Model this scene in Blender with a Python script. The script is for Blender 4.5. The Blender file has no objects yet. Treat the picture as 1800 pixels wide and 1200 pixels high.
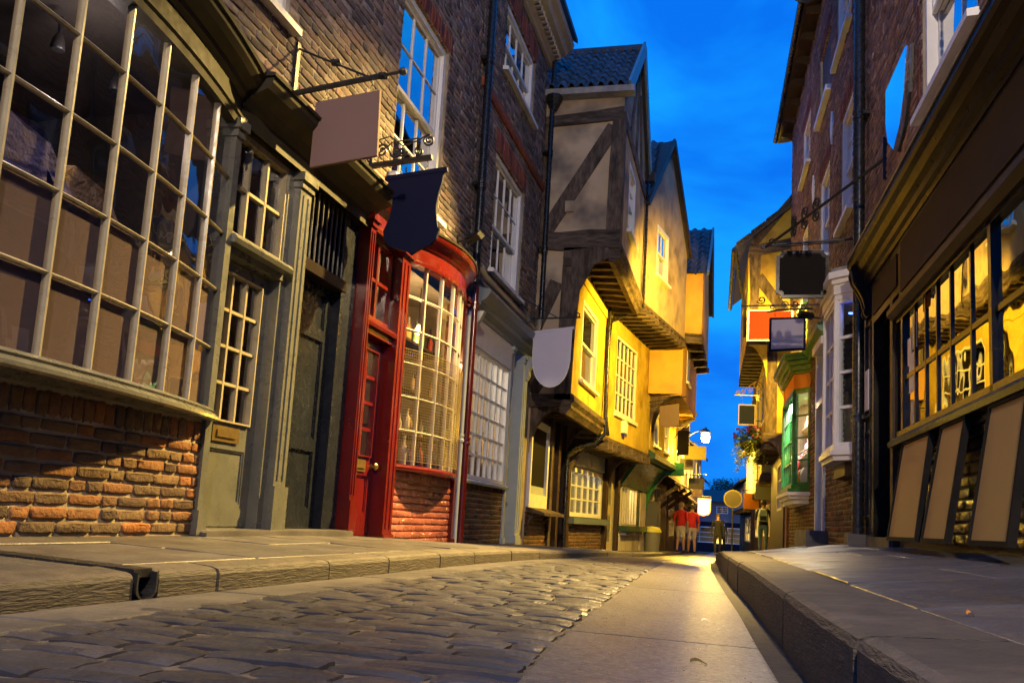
import bpy, bmesh, math, random
from mathutils import Vector, Matrix
random.seed(7)
S = bpy.context.scene
COL = S.collection
# ------------------------------------------------------------------ camera
# street runs along +Y, x to the right, z up; the lens stands 0.38 m above the paving of the wheel track
cam = bpy.data.cameras.new('camera'); camo = bpy.data.objects.new('camera', cam); COL.objects.link(camo)
RX, RY, RZ = (0.97208, -0.02571, 0.23322), (0.22733, -0.14285, -0.96328), (0.05808, 0.98941, -0.13301)
camo.matrix_world = Matrix(((*RX, 0.0), (*RY, 0.0), (*RZ, 0.38), (0, 0, 0, 1)))
cam.sensor_width = 36.0; cam.lens = 36.0*1500/1800; cam.shift_y = 107.56/1800
cam.clip_start = 0.05; cam.clip_end = 800
S.camera = camo
# ------------------------------------------------------------------ sky and exposure
W = bpy.data.worlds.new('World'); S.world = W; W.use_nodes = True
def _sky():
    nt = W.node_tree; N = nt.nodes; L = nt.links; N.clear()
    out = N.new('ShaderNodeOutputWorld'); bg = N.new('ShaderNodeBackground')
    tc = N.new('ShaderNodeTexCoord'); mp = N.new('ShaderNodeMapping'); mp.inputs['Scale'].default_value = (1.0, 1.0, 1.7)
    n1 = N.new('ShaderNodeTexNoise'); n1.inputs['Scale'].default_value = 3.4; n1.inputs['Detail'].default_value = 5; n1.inputs['Roughness'].default_value = 0.55
    n1.inputs['Distortion'].default_value = 0.4
    rp = N.new('ShaderNodeValToRGB'); rp.color_ramp.elements[0].position = 0.42; rp.color_ramp.elements[1].position = 0.66
    rp.color_ramp.elements[0].color = (0.0006, 0.150, 0.78, 1); rp.color_ramp.elements[1].color = (0.005, 0.33, 1.0, 1)
    sky = N.new('ShaderNodeTexSky'); sky.sky_type = 'NISHITA'; sky.sun_disc = False
    sky.sun_elevation = math.radians(1.0); sky.sun_rotation = math.radians(160)
    mul = N.new('ShaderNodeMix'); mul.data_type = 'RGBA'; mul.blend_type = 'ADD'; mul.inputs[0].default_value = 0.003
    L.new(tc.outputs['Generated'], mp.inputs['Vector']); L.new(mp.outputs['Vector'], n1.inputs['Vector'])
    L.new(n1.outputs['Fac'], rp.inputs['Fac']); L.new(rp.outputs['Color'], mul.inputs[6]); L.new(sky.outputs['Color'], mul.inputs[7])
    L.new(mul.outputs[2], bg.inputs['Color']); bg.inputs['Strength'].default_value = 0.93
    L.new(bg.outputs['Background'], out.inputs['Surface'])
_sky()
S.view_settings.view_transform = 'Standard'; S.view_settings.look = 'None'
S.view_settings.exposure = 0.32; S.view_settings.gamma = 1.0
S.cycles.use_denoising = True
try: S.cycles.denoiser = 'OPENIMAGEDENOISE'
except Exception: pass
S.cycles.use_adaptive_sampling = True; S.cycles.adaptive_threshold = .03
S.cycles.max_bounces = 6; S.cycles.diffuse_bounces = 2; S.cycles.glossy_bounces = 3
S.cycles.transparent_max_bounces = 12; S.cycles.transmission_bounces = 4
S.cycles.caustics_reflective = False; S.cycles.caustics_refractive = False
S.cycles.sample_clamp_indirect = 4.0
SODIUM = (1.0, 0.60, 0.05)
# ------------------------------------------------------------------ geometry helpers
def lerp(a, b, t): return a+(b-a)*t
def interp(tab, y):
    if y <= tab[0][0]: return tab[0][1]
    for (a, va), (b, vb) in zip(tab, tab[1:]):
        if y <= b: return lerp(va, vb, (y-a)/(b-a))
    return tab[-1][1]
class Fr:
    """a vertical plane in the street: u runs along it, n points out of it into the street, z up"""
    def __init__(s, ox, oy, px, py, side=1):
        d = math.hypot(px-ox, py-oy); s.o = (ox, oy); s.t = ((px-ox)/d, (py-oy)/d)
        s.nv = (side*s.t[1], -side*s.t[0]); s.len = d; s.ang = math.atan2(s.t[1], s.t[0])
    def p(s, u, n, z):
        return (s.o[0]+u*s.t[0]+n*s.nv[0], s.o[1]+u*s.t[1]+n*s.nv[1], z)
    def off(s, u, n=0.0):
        q = Fr(0, 0, 1, 0); q.o = s.p(u, n, 0)[:2]; q.t = s.t; q.nv = s.nv; q.len = s.len; q.ang = s.ang; return q
class MB:
    def __init__(s): s.v = []; s.f = []
    def add(s, vs, fs):
        b = len(s.v); s.v += [tuple(v) for v in vs]; s.f += [tuple(b+i for i in f) for f in fs]
    def hexa(s, c):
        s.add(c, [(0,3,2,1),(4,5,6,7),(0,1,5,4),(1,2,6,5),(2,3,7,6),(3,0,4,7)])
    def box(s, fr, u0, u1, n0, n1, z0, z1):
        s.hexa([fr.p(u0,n0,z0),fr.p(u1,n0,z0),fr.p(u1,n1,z0),fr.p(u0,n1,z0),fr.p(u0,n0,z1),fr.p(u1,n0,z1),fr.p(u1,n1,z1),fr.p(u0,n1,z1)])
    def rect(s, fr, u0, u1, n, z0, z1):
        s.add([fr.p(u0,n,z0),fr.p(u1,n,z0),fr.p(u1,n,z1),fr.p(u0,n,z1)], [(0,1,2,3)])
    def loop2(s, a, b):
        k = len(a); s.add(list(a)+list(b), [tuple(range(k-1,-1,-1)), tuple(range(k,2*k))]+[(i,(i+1)%k,k+(i+1)%k,k+i) for i in range(k)])
    def prism_u(s, fr, prof, u0, u1):   # prof: (n,z) outline carried along u
        s.loop2([fr.p(u0,n,z) for n,z in prof], [fr.p(u1,n,z) for n,z in prof])
    def prism_n(s, fr, poly, n0, n1):   # poly: (u,z) outline given a thickness along n
        s.loop2([fr.p(u,n0,z) for u,z in poly], [fr.p(u,n1,z) for u,z in poly])
    def prism_z(s, pts, z0, z1):
        s.loop2([(x,y,z0) for x,y in pts], [(x,y,z1) for x,y in pts])
    def beam(s, a, b, w, h, up=(0,0,1)):  # square bar between two points
        a = Vector(a); b = Vector(b); d = (b-a).normalized(); up = Vector(up)
        if abs(d.dot(up)) > .95: up = Vector((0,1,0))
        x = d.cross(up).normalized()*w*.5; y = x.cross(d).normalized()*h*.5
        s.hexa([a-x-y,a+x-y,a+x+y,a-x+y,b-x-y,b+x-y,b+x+y,b-x+y])
    def tube(s, pts, r, k=8, closed=False):
        pts = [Vector(p) for p in pts]; n = len(pts); rings = []
        rr = r if isinstance(r, (list, tuple)) else [r]*n
        x = None
        for i, p in enumerate(pts):
            d = (pts[min(i+1,n-1)]-pts[max(i-1,0)]).normalized()
            if x is None:
                ref = Vector((0,0,1)) if abs(d.z) < .9 else Vector((1,0,0)); x = d.cross(ref).normalized()
            x = (x-d*x.dot(d)).normalized(); y = d.cross(x)
            rings.append([p+(x*math.cos(2*math.pi*j/k)+y*math.sin(2*math.pi*j/k))*rr[i] for j in range(k)])
        vs = [v for g in rings for v in g]; fs = []
        for i in range(n-1):
            for j in range(k): fs.append((i*k+j, i*k+(j+1)%k, (i+1)*k+(j+1)%k, (i+1)*k+j))
        fs += [tuple(range(k-1,-1,-1)), tuple((n-1)*k+j for j in range(k))]
        s.add(vs, fs)
    def lathe(s, c, prof, k=12, axis=(0,0,1)):  # prof (r,h) along axis from c
        a = Vector(axis).normalized(); ref = Vector((1,0,0)) if abs(a.x) < .8 else Vector((0,1,0))
        x = a.cross(ref).normalized(); y = a.cross(x); c = Vector(c); vs = []; fs = []
        for r, h in prof:
            for j in range(k): vs.append(c+a*h+(x*math.cos(2*math.pi*j/k)+y*math.sin(2*math.pi*j/k))*max(r,1e-4))
        for i in range(len(prof)-1):
            for j in range(k): fs.append((i*k+j, i*k+(j+1)%k, (i+1)*k+(j+1)%k, (i+1)*k+j))
        fs += [tuple(range(k-1,-1,-1)), tuple((len(prof)-1)*k+j for j in range(k))]
        s.add(vs, fs)
    def sweep(s, path, prof):  # path: [(x,y,nx,ny)], prof closed outline (n,z)
        k = len(prof); vs = []; fs = []
        for x, y, nx, ny in path: vs += [(x+nx*n, y+ny*n, z) for n, z in prof]
        for i in range(len(path)-1):
            for j in range(k): fs.append((i*k+j, i*k+(j+1)%k, (i+1)*k+(j+1)%k, (i+1)*k+j))
        fs += [tuple(range(k-1,-1,-1)), tuple((len(path)-1)*k+j for j in range(k))]
        s.add(vs, fs)
    def mesh(s, name, ori=(0,0,0), smooth=False, fix=True):
        me = bpy.data.meshes.new(name)
        me.from_pydata([(v[0]-ori[0], v[1]-ori[1], v[2]-ori[2]) for v in s.v], [], s.f)
        if fix:
            bm = bmesh.new(); bm.from_mesh(me); bmesh.ops.recalc_face_normals(bm, faces=bm.faces); bm.to_mesh(me); bm.free()
        if smooth:
            me.polygons.foreach_set('use_smooth', [True]*len(me.polygons))
            try: me.set_sharp_from_angle(angle=math.radians(38))
            except Exception: pass
        return me
ORI = {}
def setp(o, label=None, cat=None, group=None, kind=None):
    if label: o['label'] = label
    if cat: o['category'] = cat
    if group: o['group'] = group
    if kind: o['kind'] = kind
    return o
def root(name, label, cat, loc, group=None):
    o = bpy.data.objects.new(name, None); o.empty_display_size = .1; COL.objects.link(o); o.location = loc
    ORI[o.name] = tuple(loc); return setp(o, label, cat, group)
def part(mb, name, mat, par=None, smooth=False, label=None, kind=None, fix=True):
    ori = ORI[par.name] if par else (0,0,0)
    me = mb.mesh(name, ori, smooth, fix); o = bpy.data.objects.new(name, me); COL.objects.link(o)
    me.materials.append(mat)
    if par: o.parent = par
    ORI[o.name] = ori
    return setp(o, label, None, None, kind)
def lone(mb, name, mat, label=None, cat=None, group=None, kind=None, smooth=False):
    xs = [v[0] for v in mb.v]; ys = [v[1] for v in mb.v]; zs = [v[2] for v in mb.v]
    ori = ((min(xs)+max(xs))/2, (min(ys)+max(ys))/2, min(zs))
    me = mb.mesh(name, ori, smooth); o = bpy.data.objects.new(name, me); COL.objects.link(o); o.location = ori
    me.materials.append(mat); ORI[o.name] = ori
    return setp(o, label, cat, group, kind)
def inst(name, me, par, pos, rotz=0.0, scale=(1,1,1), rx=0.0, ry=0.0, label=None):
    o = bpy.data.objects.new(name, me); COL.objects.link(o)
    ori = ORI[par.name]; o.parent = par
    o.location = (pos[0]-ori[0], pos[1]-ori[1], pos[2]-ori[2]); o.rotation_euler = (rx, ry, rotz); o.scale = scale
    ORI[o.name] = ori; return o
# ------------------------------------------------------------------ materials
def nodes(name):
    m = bpy.data.materials.new(name); m.use_nodes = True; nt = m.node_tree; b = nt.nodes['Principled BSDF']
    return m, nt, nt.nodes, nt.links, b
def hexc(h, k=1.0):
    h = h.lstrip('#'); c = [int(h[i:i+2],16)/255 for i in (0,2,4)]
    return tuple((x/12.92 if x <= .04045 else ((x+.055)/1.055)**2.4)*k for x in c)+(1,)
def surf(name, a, b=None, scale=6.0, rough=.6, rough2=None, bump=0.0, bscale=30.0, spec=.5, metal=0.0, rnd=0.0, stain=None, stain_scale=1.2,
         stretch=(1,1,1), ramp=(.35,.65), wear=None, wear_lo=.62, coat=0.0, wave=None, bdist=.01):
    """painted, stony or woody surface: two tones mixed by noise, optional stains, per-piece variation, bump"""
    m, nt, N, L, P = nodes(name); b = b or a
    geo = N.new('ShaderNodeNewGeometry'); mp = N.new('ShaderNodeMapping'); mp.inputs['Scale'].default_value = stretch
    L.new(geo.outputs['Position'], mp.inputs['Vector'])
    oi = N.new('ShaderNodeObjectInfo')
    def noise(sc, det=4, rg=.6):
        n = N.new('ShaderNodeTexNoise'); n.inputs['Scale'].default_value = sc; n.inputs['Detail'].default_value = det; n.inputs['Roughness'].default_value = rg
        L.new(mp.outputs['Vector'], n.inputs['Vector']); return n
    def ramp2(src, lo, hi):
        r = N.new('ShaderNodeMapRange'); r.inputs['From Min'].default_value = lo; r.inputs['From Max'].default_value = hi; L.new(src, r.inputs['Value']); return r.outputs['Result']
    def mix(fac, c1, c2, mode='MIX'):
        x = N.new('ShaderNodeMix'); x.data_type = 'RGBA'; x.blend_type = mode
        for sock, val in ((x.inputs[0], fac), (x.inputs[6], c1), (x.inputs[7], c2)):
            if isinstance(val, (int, float)): sock.default_value = val
            elif isinstance(val, tuple): sock.default_value = val if len(val) == 4 else (*val, 1)
            else: L.new(val, sock)
        return x.outputs[2]
    n1 = noise(scale, 3); f1 = ramp2(n1.outputs['Fac'], *ramp)
    col = mix(f1, a, b)
    if stain:
        n2 = noise(stain_scale, 3); col = mix(ramp2(n2.outputs['Fac'], .48, .72), col, stain)
    if wear:
        n3 = noise(scale*5, 6, .75); col = mix(ramp2(n3.outputs['Fac'], wear_lo, wear_lo+.06), col, wear)
    if rnd:
        ad = N.new('ShaderNodeMath'); ad.operation = 'ADD'; L.new(oi.outputs['Random'], ad.inputs[0]); L.new(geo.outputs['Random Per Island'], ad.inputs[1])
        fr_ = N.new('ShaderNodeMath'); fr_.operation = 'FRACT'; L.new(ad.outputs[0], fr_.inputs[0])
        k = N.new('ShaderNodeMapRange'); k.inputs['To Min'].default_value = 1-rnd; k.inputs['To Max'].default_value = 1+rnd; L.new(fr_.outputs[0], k.inputs['Value'])
        cc = N.new('ShaderNodeCombineColor'); [L.new(k.outputs['Result'], cc.inputs[i]) for i in range(3)]
        col = mix(1.0, col, cc.outputs[0], 'MULTIPLY')
    L.new(col, P.inputs['Base Color'])
    if rough2 is None: P.inputs['Roughness'].default_value = rough
    else:
        rr = N.new('ShaderNodeMapRange'); rr.inputs['From Min'].default_value = .3; rr.inputs['From Max'].default_value = .7
        rr.inputs['To Min'].default_value = rough; rr.inputs['To Max'].default_value = rough2; L.new(noise(scale*2.3).outputs['Fac'], rr.inputs['Value']); L.new(rr.outputs['Result'], P.inputs['Roughness'])
    P.inputs['Metallic'].default_value = metal; P.inputs['Specular IOR Level'].default_value = spec
    P.inputs['Coat Weight'].default_value = coat; P.inputs['Coat Roughness'].default_value = .12
    if bump or wave:
        bp = N.new('ShaderNodeBump'); bp.inputs['Strength'].default_value = max(bump, .5 if wave else 0); bp.inputs['Distance'].default_value = bdist
        src = noise(bscale, 3, .65).outputs['Fac']
        if wave:
            w = N.new('ShaderNodeTexWave'); w.bands_direction = wave[0]; w.inputs['Scale'].default_value = wave[1]; w.inputs['Distortion'].default_value = wave[2]
            w.inputs['Detail'].default_value = 3; w.inputs['Detail Scale'].default_value = 2
            L.new(geo.outputs['Position'], w.inputs['Vector'])
            sm = N.new('ShaderNodeMath'); sm.operation = 'ADD'; L.new(w.outputs['Fac'], sm.inputs[0]); L.new(src, sm.inputs[1]); src = sm.outputs[0]
        L.new(src, bp.inputs['Height']); L.new(bp.outputs['Normal'], P.inputs['Normal'])
    return m
def brickmat(name, cols, rough=.85, spec=.25, grime=(.02,.016,.014,1), gamt=.55, bump=.7):
    m, nt, N, L, P = nodes(name)
    geo = N.new('ShaderNodeNewGeometry'); oi = N.new('ShaderNodeObjectInfo')
    ad = N.new('ShaderNodeMath'); ad.operation = 'ADD'; L.new(oi.outputs['Random'], ad.inputs[0]); L.new(geo.outputs['Random Per Island'], ad.inputs[1])
    fr_ = N.new('ShaderNodeMath'); fr_.operation = 'FRACT'; L.new(ad.outputs[0], fr_.inputs[0])
    cr = N.new('ShaderNodeValToRGB'); cr.color_ramp.interpolation = 'LINEAR'
    el = cr.color_ramp.elements
    while len(el) < len(cols): el.new(.5)
    for i, c in enumerate(cols): el[i].position = i/(len(cols)-1); el[i].color = c
    L.new(fr_.outputs[0], cr.inputs['Fac'])
    n = N.new('ShaderNodeTexNoise'); n.inputs['Scale'].default_value = 14; n.inputs['Detail'].default_value = 4; n.inputs['Roughness'].default_value = .7; L.new(geo.outputs['Position'], n.inputs['Vector'])
    mr = N.new('ShaderNodeMapRange'); mr.inputs['From Min'].default_value = .42; mr.inputs['From Max'].default_value = .75; mr.inputs['To Max'].default_value = gamt; L.new(n.outputs['Fac'], mr.inputs['Value'])
    mx = N.new('ShaderNodeMix'); mx.data_type = 'RGBA'; mx.inputs[7].default_value = grime
    L.new(mr.outputs['Result'], mx.inputs[0]); L.new(cr.outputs['Color'], mx.inputs[6])
    n3 = N.new('ShaderNodeTexNoise'); n3.inputs['Scale'].default_value = .9; n3.inputs['Detail'].default_value = 3; L.new(geo.outputs['Position'], n3.inputs['Vector'])
    mr3 = N.new('ShaderNodeMapRange'); mr3.inputs['From Min'].default_value = .3; mr3.inputs['From Max'].default_value = .7; mr3.inputs['To Min'].default_value = .7; mr3.inputs['To Max'].default_value = 1.25; L.new(n3.outputs['Fac'], mr3.inputs['Value'])
    cc = N.new('ShaderNodeCombineColor'); [L.new(mr3.outputs['Result'], cc.inputs[i]) for i in range(3)]
    m2 = N.new('ShaderNodeMix'); m2.data_type = 'RGBA'; m2.blend_type = 'MULTIPLY'; m2.inputs[0].default_value = 1; L.new(mx.outputs[2], m2.inputs[6]); L.new(cc.outputs[0], m2.inputs[7])
    L.new(m2.outputs[2], P.inputs['Base Color'])
    P.inputs['Roughness'].default_value = rough; P.inputs['Specular IOR Level'].default_value = spec
    bp = N.new('ShaderNodeBump'); bp.inputs['Strength'].default_value = bump; bp.inputs['Distance'].default_value = .012
    n2 = N.new('ShaderNodeTexNoise'); n2.inputs['Scale'].default_value = 38; n2.inputs['Detail'].default_value = 3; n2.inputs['Roughness'].default_value = .7; L.new(geo.outputs['Position'], n2.inputs['Vector'])
    L.new(n2.outputs['Fac'], bp.inputs['Height']); L.new(bp.outputs['Normal'], P.inputs['Normal'])
    return m
def glassmat(name, base=.08, gain=1.0, tint=(.85,.88,.86,1), wob=.003, rough=.01):
    m, nt, N, L, P = nodes(name); N.remove(P); out = N['Material Output']
    tr = N.new('ShaderNodeBsdfTransparent'); tr.inputs['Color'].default_value = tint
    gl = N.new('ShaderNodeBsdfGlossy'); gl.inputs['Roughness'].default_value = rough; gl.inputs['Color'].default_value = (.95,.95,.95,1)
    fz = N.new('ShaderNodeFresnel'); fz.inputs['IOR'].default_value = 1.5
    ma = N.new('ShaderNodeMath'); ma.operation = 'MULTIPLY_ADD'; ma.use_clamp = True; ma.inputs[1].default_value = gain; ma.inputs[2].default_value = base
    L.new(fz.outputs[0], ma.inputs[0])
    geo = N.new('ShaderNodeNewGeometry'); n = N.new('ShaderNodeTexNoise'); n.inputs['Scale'].default_value = 3.2; n.inputs['Detail'].default_value = 1; L.new(geo.outputs['Position'], n.inputs['Vector'])
    bp = N.new('ShaderNodeBump'); bp.inputs['Strength'].default_value = 1; bp.inputs['Distance'].default_value = wob; L.new(n.outputs['Fac'], bp.inputs['Height'])
    L.new(bp.outputs['Normal'], gl.inputs['Normal'])
    inv = N.new('ShaderNodeMath'); inv.operation = 'SUBTRACT'; inv.inputs[0].default_value = 1.0; L.new(geo.outputs['Backfacing'], inv.inputs[1])
    mf = N.new('ShaderNodeMath'); mf.operation = 'MULTIPLY'; L.new(ma.outputs[0], mf.inputs[0]); L.new(inv.outputs[0], mf.inputs[1])
    mx = N.new('ShaderNodeMixShader'); L.new(mf.outputs[0], mx.inputs[0]); L.new(tr.outputs[0], mx.inputs[1]); L.new(gl.outputs[0], mx.inputs[2]); L.new(mx.outputs[0], out.inputs['Surface'])
    return m
def glow(name, col, k):
    m, nt, N, L, P = nodes(name); P.inputs['Base Color'].default_value = (*col[:3],1); P.inputs['Emission Color'].default_value = (*col[:3],1); P.inputs['Emission Strength'].default_value = k; return m
B_UPPER = brickmat('brick_upper', [(.10,.082,.088,1),(.21,.155,.155,1),(.28,.18,.165,1),(.16,.14,.148,1),(.36,.28,.25,1),(.08,.072,.08,1),(.23,.15,.14,1)])
B_BASE = brickmat('brick_base', [(.085,.055,.036,1),(.21,.095,.04,1),(.12,.08,.048,1),(.30,.115,.036,1),(.075,.052,.036,1),(.18,.105,.052,1),(.10,.066,.042,1)], bump=1.0)
B_RED = brickmat('brick_painted', [(.30,.09,.07,1),(.38,.12,.095,1),(.25,.07,.055,1)], rough=.18, spec=.6, gamt=.2, bump=1.0)
B_RIGHT = brickmat('brick_right', [(.17,.115,.112,1),(.28,.175,.16,1),(.23,.15,.145,1),(.38,.25,.22,1),(.13,.105,.108,1)])
B_BLACK = brickmat('brick_tarred', [(.018,.014,.012,1),(.03,.022,.018,1),(.022,.017,.014,1)], rough=.22, spec=.6, gamt=.2, bump=1.0)
B_SOLD = brickmat('brick_soldier', [(.22,.06,.035,1),(.28,.08,.045,1),(.19,.06,.04,1)])
B_WHITE = brickmat('brick_whitewash', [(.6,.58,.52,1),(.68,.66,.6,1)], gamt=.25)
MORTAR = surf('mortar', (.27,.22,.155), (.36,.30,.21), 9, rough=.95, bump=.5, bscale=60, stain=(.09,.08,.05))
MORTAR_D = surf('mortar_dark', (.03,.024,.02), (.05,.04,.03), 9, rough=.6, bump=.4, bscale=60)
MORTAR_R = surf('mortar_red', (.2,.03,.02), (.16,.03,.02), 9, rough=.35, bump=.4, bscale=60)
OLIVE = surf('olive_paint', (.088,.090,.078), (.115,.115,.098), 5, rough=.22, rough2=.38, bump=.12, bscale=26, spec=.6, wear=(.24,.21,.14,1), wear_lo=.73, bdist=.004)
LITBAR = surf('lit_bar_paint', (.27,.235,.15), (.34,.295,.19), 7, rough=.22, rough2=.4, bump=.2, bscale=30, spec=.6, bdist=.004, wear=(.12,.11,.08,1), wear_lo=.70)  # olive lightened, lamplight on the glazing bars put into the colour
SHADEOLIVE = surf('shaded_olive_paint', (.030,.027,.018), (.040,.035,.024), 5, rough=.45, rough2=.6, bump=.15, bscale=30, bdist=.004, spec=.15)  # olive darkened, shade on cornices and flashings put into the colour
NAVY = surf('navy_paint', (.010,.012,.018), (.014,.016,.023), 5, rough=.2, rough2=.34, bump=.08, bscale=20, bdist=.003, spec=.22)
RED = surf('red_paint', (.105,.007,.004), (.085,.006,.004), 4, rough=.13, rough2=.28, bump=.12, bscale=12, spec=.6, wear=(.10,.02,.015,1), wear_lo=.73, bdist=.005)
CREAMBAR = surf('cream_bar_paint', (.55,.50,.42), (.48,.43,.36), 8, rough=.4, bump=.1)
WHITE = surf('white_paint', (.82,.81,.80), (.74,.73,.71), 5, rough=.4, rough2=.55, bump=.12, bscale=50, wear=(.35,.31,.27,1), wear_lo=.71)
PALE = surf('pale_blue_paint', (.42,.47,.50), (.36,.41,.45), 5, rough=.4, bump=.1, wear=(.3,.28,.25,1), wear_lo=.72)
SLATEBLUE = surf('slate_blue_paint', (.15,.19,.22), (.12,.155,.185), 5, rough=.4, bump=.1)
BLACK = surf('black_paint', (.010,.009,.008), (.016,.014,.012), 6, rough=.14, rough2=.28, bump=.08, bscale=9, spec=.25, bdist=.003)
BROWNBLK = surf('brown_black_paint', (.014,.009,.006), (.02,.013,.009), 5, rough=.26, rough2=.4, bump=.06, bscale=7, spec=.10, bdist=.003)
MATTEBLACK = surf('matte_black_frame', (.012,.011,.010), (.018,.016,.014), 8, rough=.85, spec=.05, bump=.2, bscale=30, bdist=.003)
IRON = surf('black_iron', (.012,.012,.013), (.02,.019,.019), 12, rough=.35, rough2=.5, bump=.3, bscale=60, spec=.5)
PIPE = surf('black_pipe_paint', (.010,.011,.013), (.016,.017,.02), 8, rough=.2, rough2=.35, bump=.15, bscale=30)
GREEN = surf('green_paint', (.014,.13,.028), (.02,.17,.04), 5, rough=.25, rough2=.35, bump=.1, bscale=20, spec=.5)
DGREEN = surf('dark_green_paint', (.014,.045,.018), (.02,.06,.025), 5, rough=.3, rough2=.5, bump=.15, wear=(.1,.1,.06,1), wear_lo=.7)
TIMBER = surf('old_oak', (.085,.060,.044), (.19,.142,.105), 3.2, rough=.8, bump=1.0, bscale=16, stretch=(5,5,1.4), spec=.25, stain=(.038,.028,.022), bdist=.03, wear=(.28,.23,.19,1), wear_lo=.66)
TIMBER_H = surf('old_oak_rail', (.085,.060,.044), (.19,.142,.105), 3.2, rough=.8, bump=1.0, bscale=16, stretch=(1.2,1.4,6), spec=.25, stain=(.038,.028,.022), bdist=.03, wear=(.28,.23,.19,1), wear_lo=.66)
PLASTER = surf('ochre_plaster', (.46,.325,.05), (.60,.44,.08), 2.8, rough=.9, bump=.6, bscale=9, stain=(.27,.17,.04), stain_scale=1.5, spec=.2, bdist=.02, ramp=(.3,.7), wear=(.66,.50,.15,1), wear_lo=.72)
PLASTER_G = surf('grey_plaster', (.45,.33,.20), (.56,.425,.27), 2.0, rough=.9, bump=.35, bscale=14, stain=(.13,.11,.10), stain_scale=1.1, spec=.2)
PLASTER_O = surf('orange_plaster', (.62,.34,.07), (.68,.40,.09), 2.0, rough=.9, bump=.25, bscale=12, stain=(.45,.26,.10), spec=.2)
PLASTER_W = surf('white_plaster', (.62,.55,.50), (.70,.63,.56), 2.0, rough=.9, bump=.25, bscale=12, stain=(.4,.34,.28), spec=.2)
PANTILE = surf('pantile', (.045,.05,.065), (.07,.072,.085), 7, rough=.55, rough2=.75, bump=.4, bscale=30, rnd=.35, stain=(.025,.028,.03))
SLATE = surf('roof_slate', (.05,.045,.05), (.075,.065,.065), 7, rough=.7, bump=.3, rnd=.3)
LEAD = surf('lead_flashing', (.18,.18,.19), (.3,.29,.28), 6, rough=.5, bump=.3)
STONE = surf('york_stone', (.066,.060,.062), (.108,.097,.094), 2.6, rough=.32, rough2=.58, bump=.5, bscale=34, rnd=.2, stain=(.055,.050,.048), spec=.5, bdist=.006, wear=(.24,.21,.18,1), wear_lo=.735)
KERBM = surf('kerb_stone', (.055,.044,.034), (.095,.075,.058), 4, rough=.7, bump=.9, bscale=7, rnd=.12, stain=(.05,.042,.03), stretch=(2.2,2.2,15), bdist=.010)
SETT = surf('sett_stone', (.034,.032,.037), (.064,.059,.062), 3.5, rough=.30, rough2=.52, bump=.6, bscale=42, rnd=.28, stain=(.030,.028,.030), spec=.5, bdist=.006, wear=(.085,.078,.075,1), wear_lo=.70)
TRACK = surf('wheel_track_stone', (.085,.08,.084), (.155,.145,.142), 22, rough=.24, rough2=.46, bump=.5, bscale=90, rnd=.1, stain=(.06,.056,.058), spec=.5, bdist=.004, wear=(.055,.05,.052,1), wear_lo=.56)
GRIT = surf('joint_grit', (.16,.125,.078), (.085,.066,.045), 14, rough=.9, bump=.8, bscale=70)
JOINT = surf('dark_joint', (.035,.030,.025), (.07,.056,.04), 14, rough=.9, bump=.8, bscale=70)
DIRT = surf('gutter_dirt', (.03,.026,.022), (.055,.045,.035), 16, rough=.7, bump=.8, bscale=60)
SIGNBROWN = surf('brown_sign_face', (.185,.115,.10), rough=.75, scale=3, spec=.15); FASCIA = surf('brown_fascia', (.05,.03,.012), (.055,.033,.013), rough=.75, scale=3, spec=.15)
BOARDBROWN = surf('tan_board_face', (.40,.25,.082), (.41,.255,.086), rough=.75, scale=3, spec=.15)
SIGNNAVY = surf('navy_sign_face', (.004,.006,.030), rough=.75, scale=3, spec=.15)
SIGNGREY = surf('grey_sign_face', (.60,.56,.64), (.62,.58,.66), rough=.75, scale=3, spec=.15)
SIGNBLACK = surf('black_sign_face', (.010,.008,.006), rough=.75, scale=3, spec=.15)
SIGNRED = surf('red_sign_face', (.075,.005,.0015), rough=.75, scale=3, spec=.15)
SIGNCYAN = surf('polished_plaque', (.9,.95,1.0), rough=.08, scale=3, metal=1.0)
SIGNOLIVE = surf('olive_sign_face', (.12,.10,.03), rough=.75, scale=3, spec=.15)
SIGNMID = surf('dark_blue_sign_face', (.008,.012,.03), rough=.75, scale=3, spec=.15)
ORANGE = surf('orange_sign_face', (.75,.26,.02), rough=.75, scale=3, spec=.15)
DARKWOOD = surf('dark_wood', (.035,.02,.012), (.05,.03,.018), 5, rough=.5, bump=.3, bscale=20, spec=.25, bdist=.005)
CARD = surf('brown_window_card', (.125,.098,.10), (.13,.102,.104), 2, rough=.8, spec=.1)
ROOM = surf('dark_room', (.05,.042,.035), (.035,.03,.026), 2, rough=.9)
ROOM_W = surf('light_room', (.5,.45,.36), (.4,.36,.28), 2, rough=.9)
GLASS = glassmat('old_window_glass', .05, 1.0)
GLASS_SKY = glassmat('upper_window_glass', .45, 1.2, tint=(.5,.5,.5,1), wob=.002)
GLASS_SHOP = glassmat('shop_glass', .03, 1.1, tint=(.92,.90,.91,1))
GLASS_DARK = glassmat('right_shop_glass', .30, 1.2, tint=(.5,.5,.5,1), wob=.0018)
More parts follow.
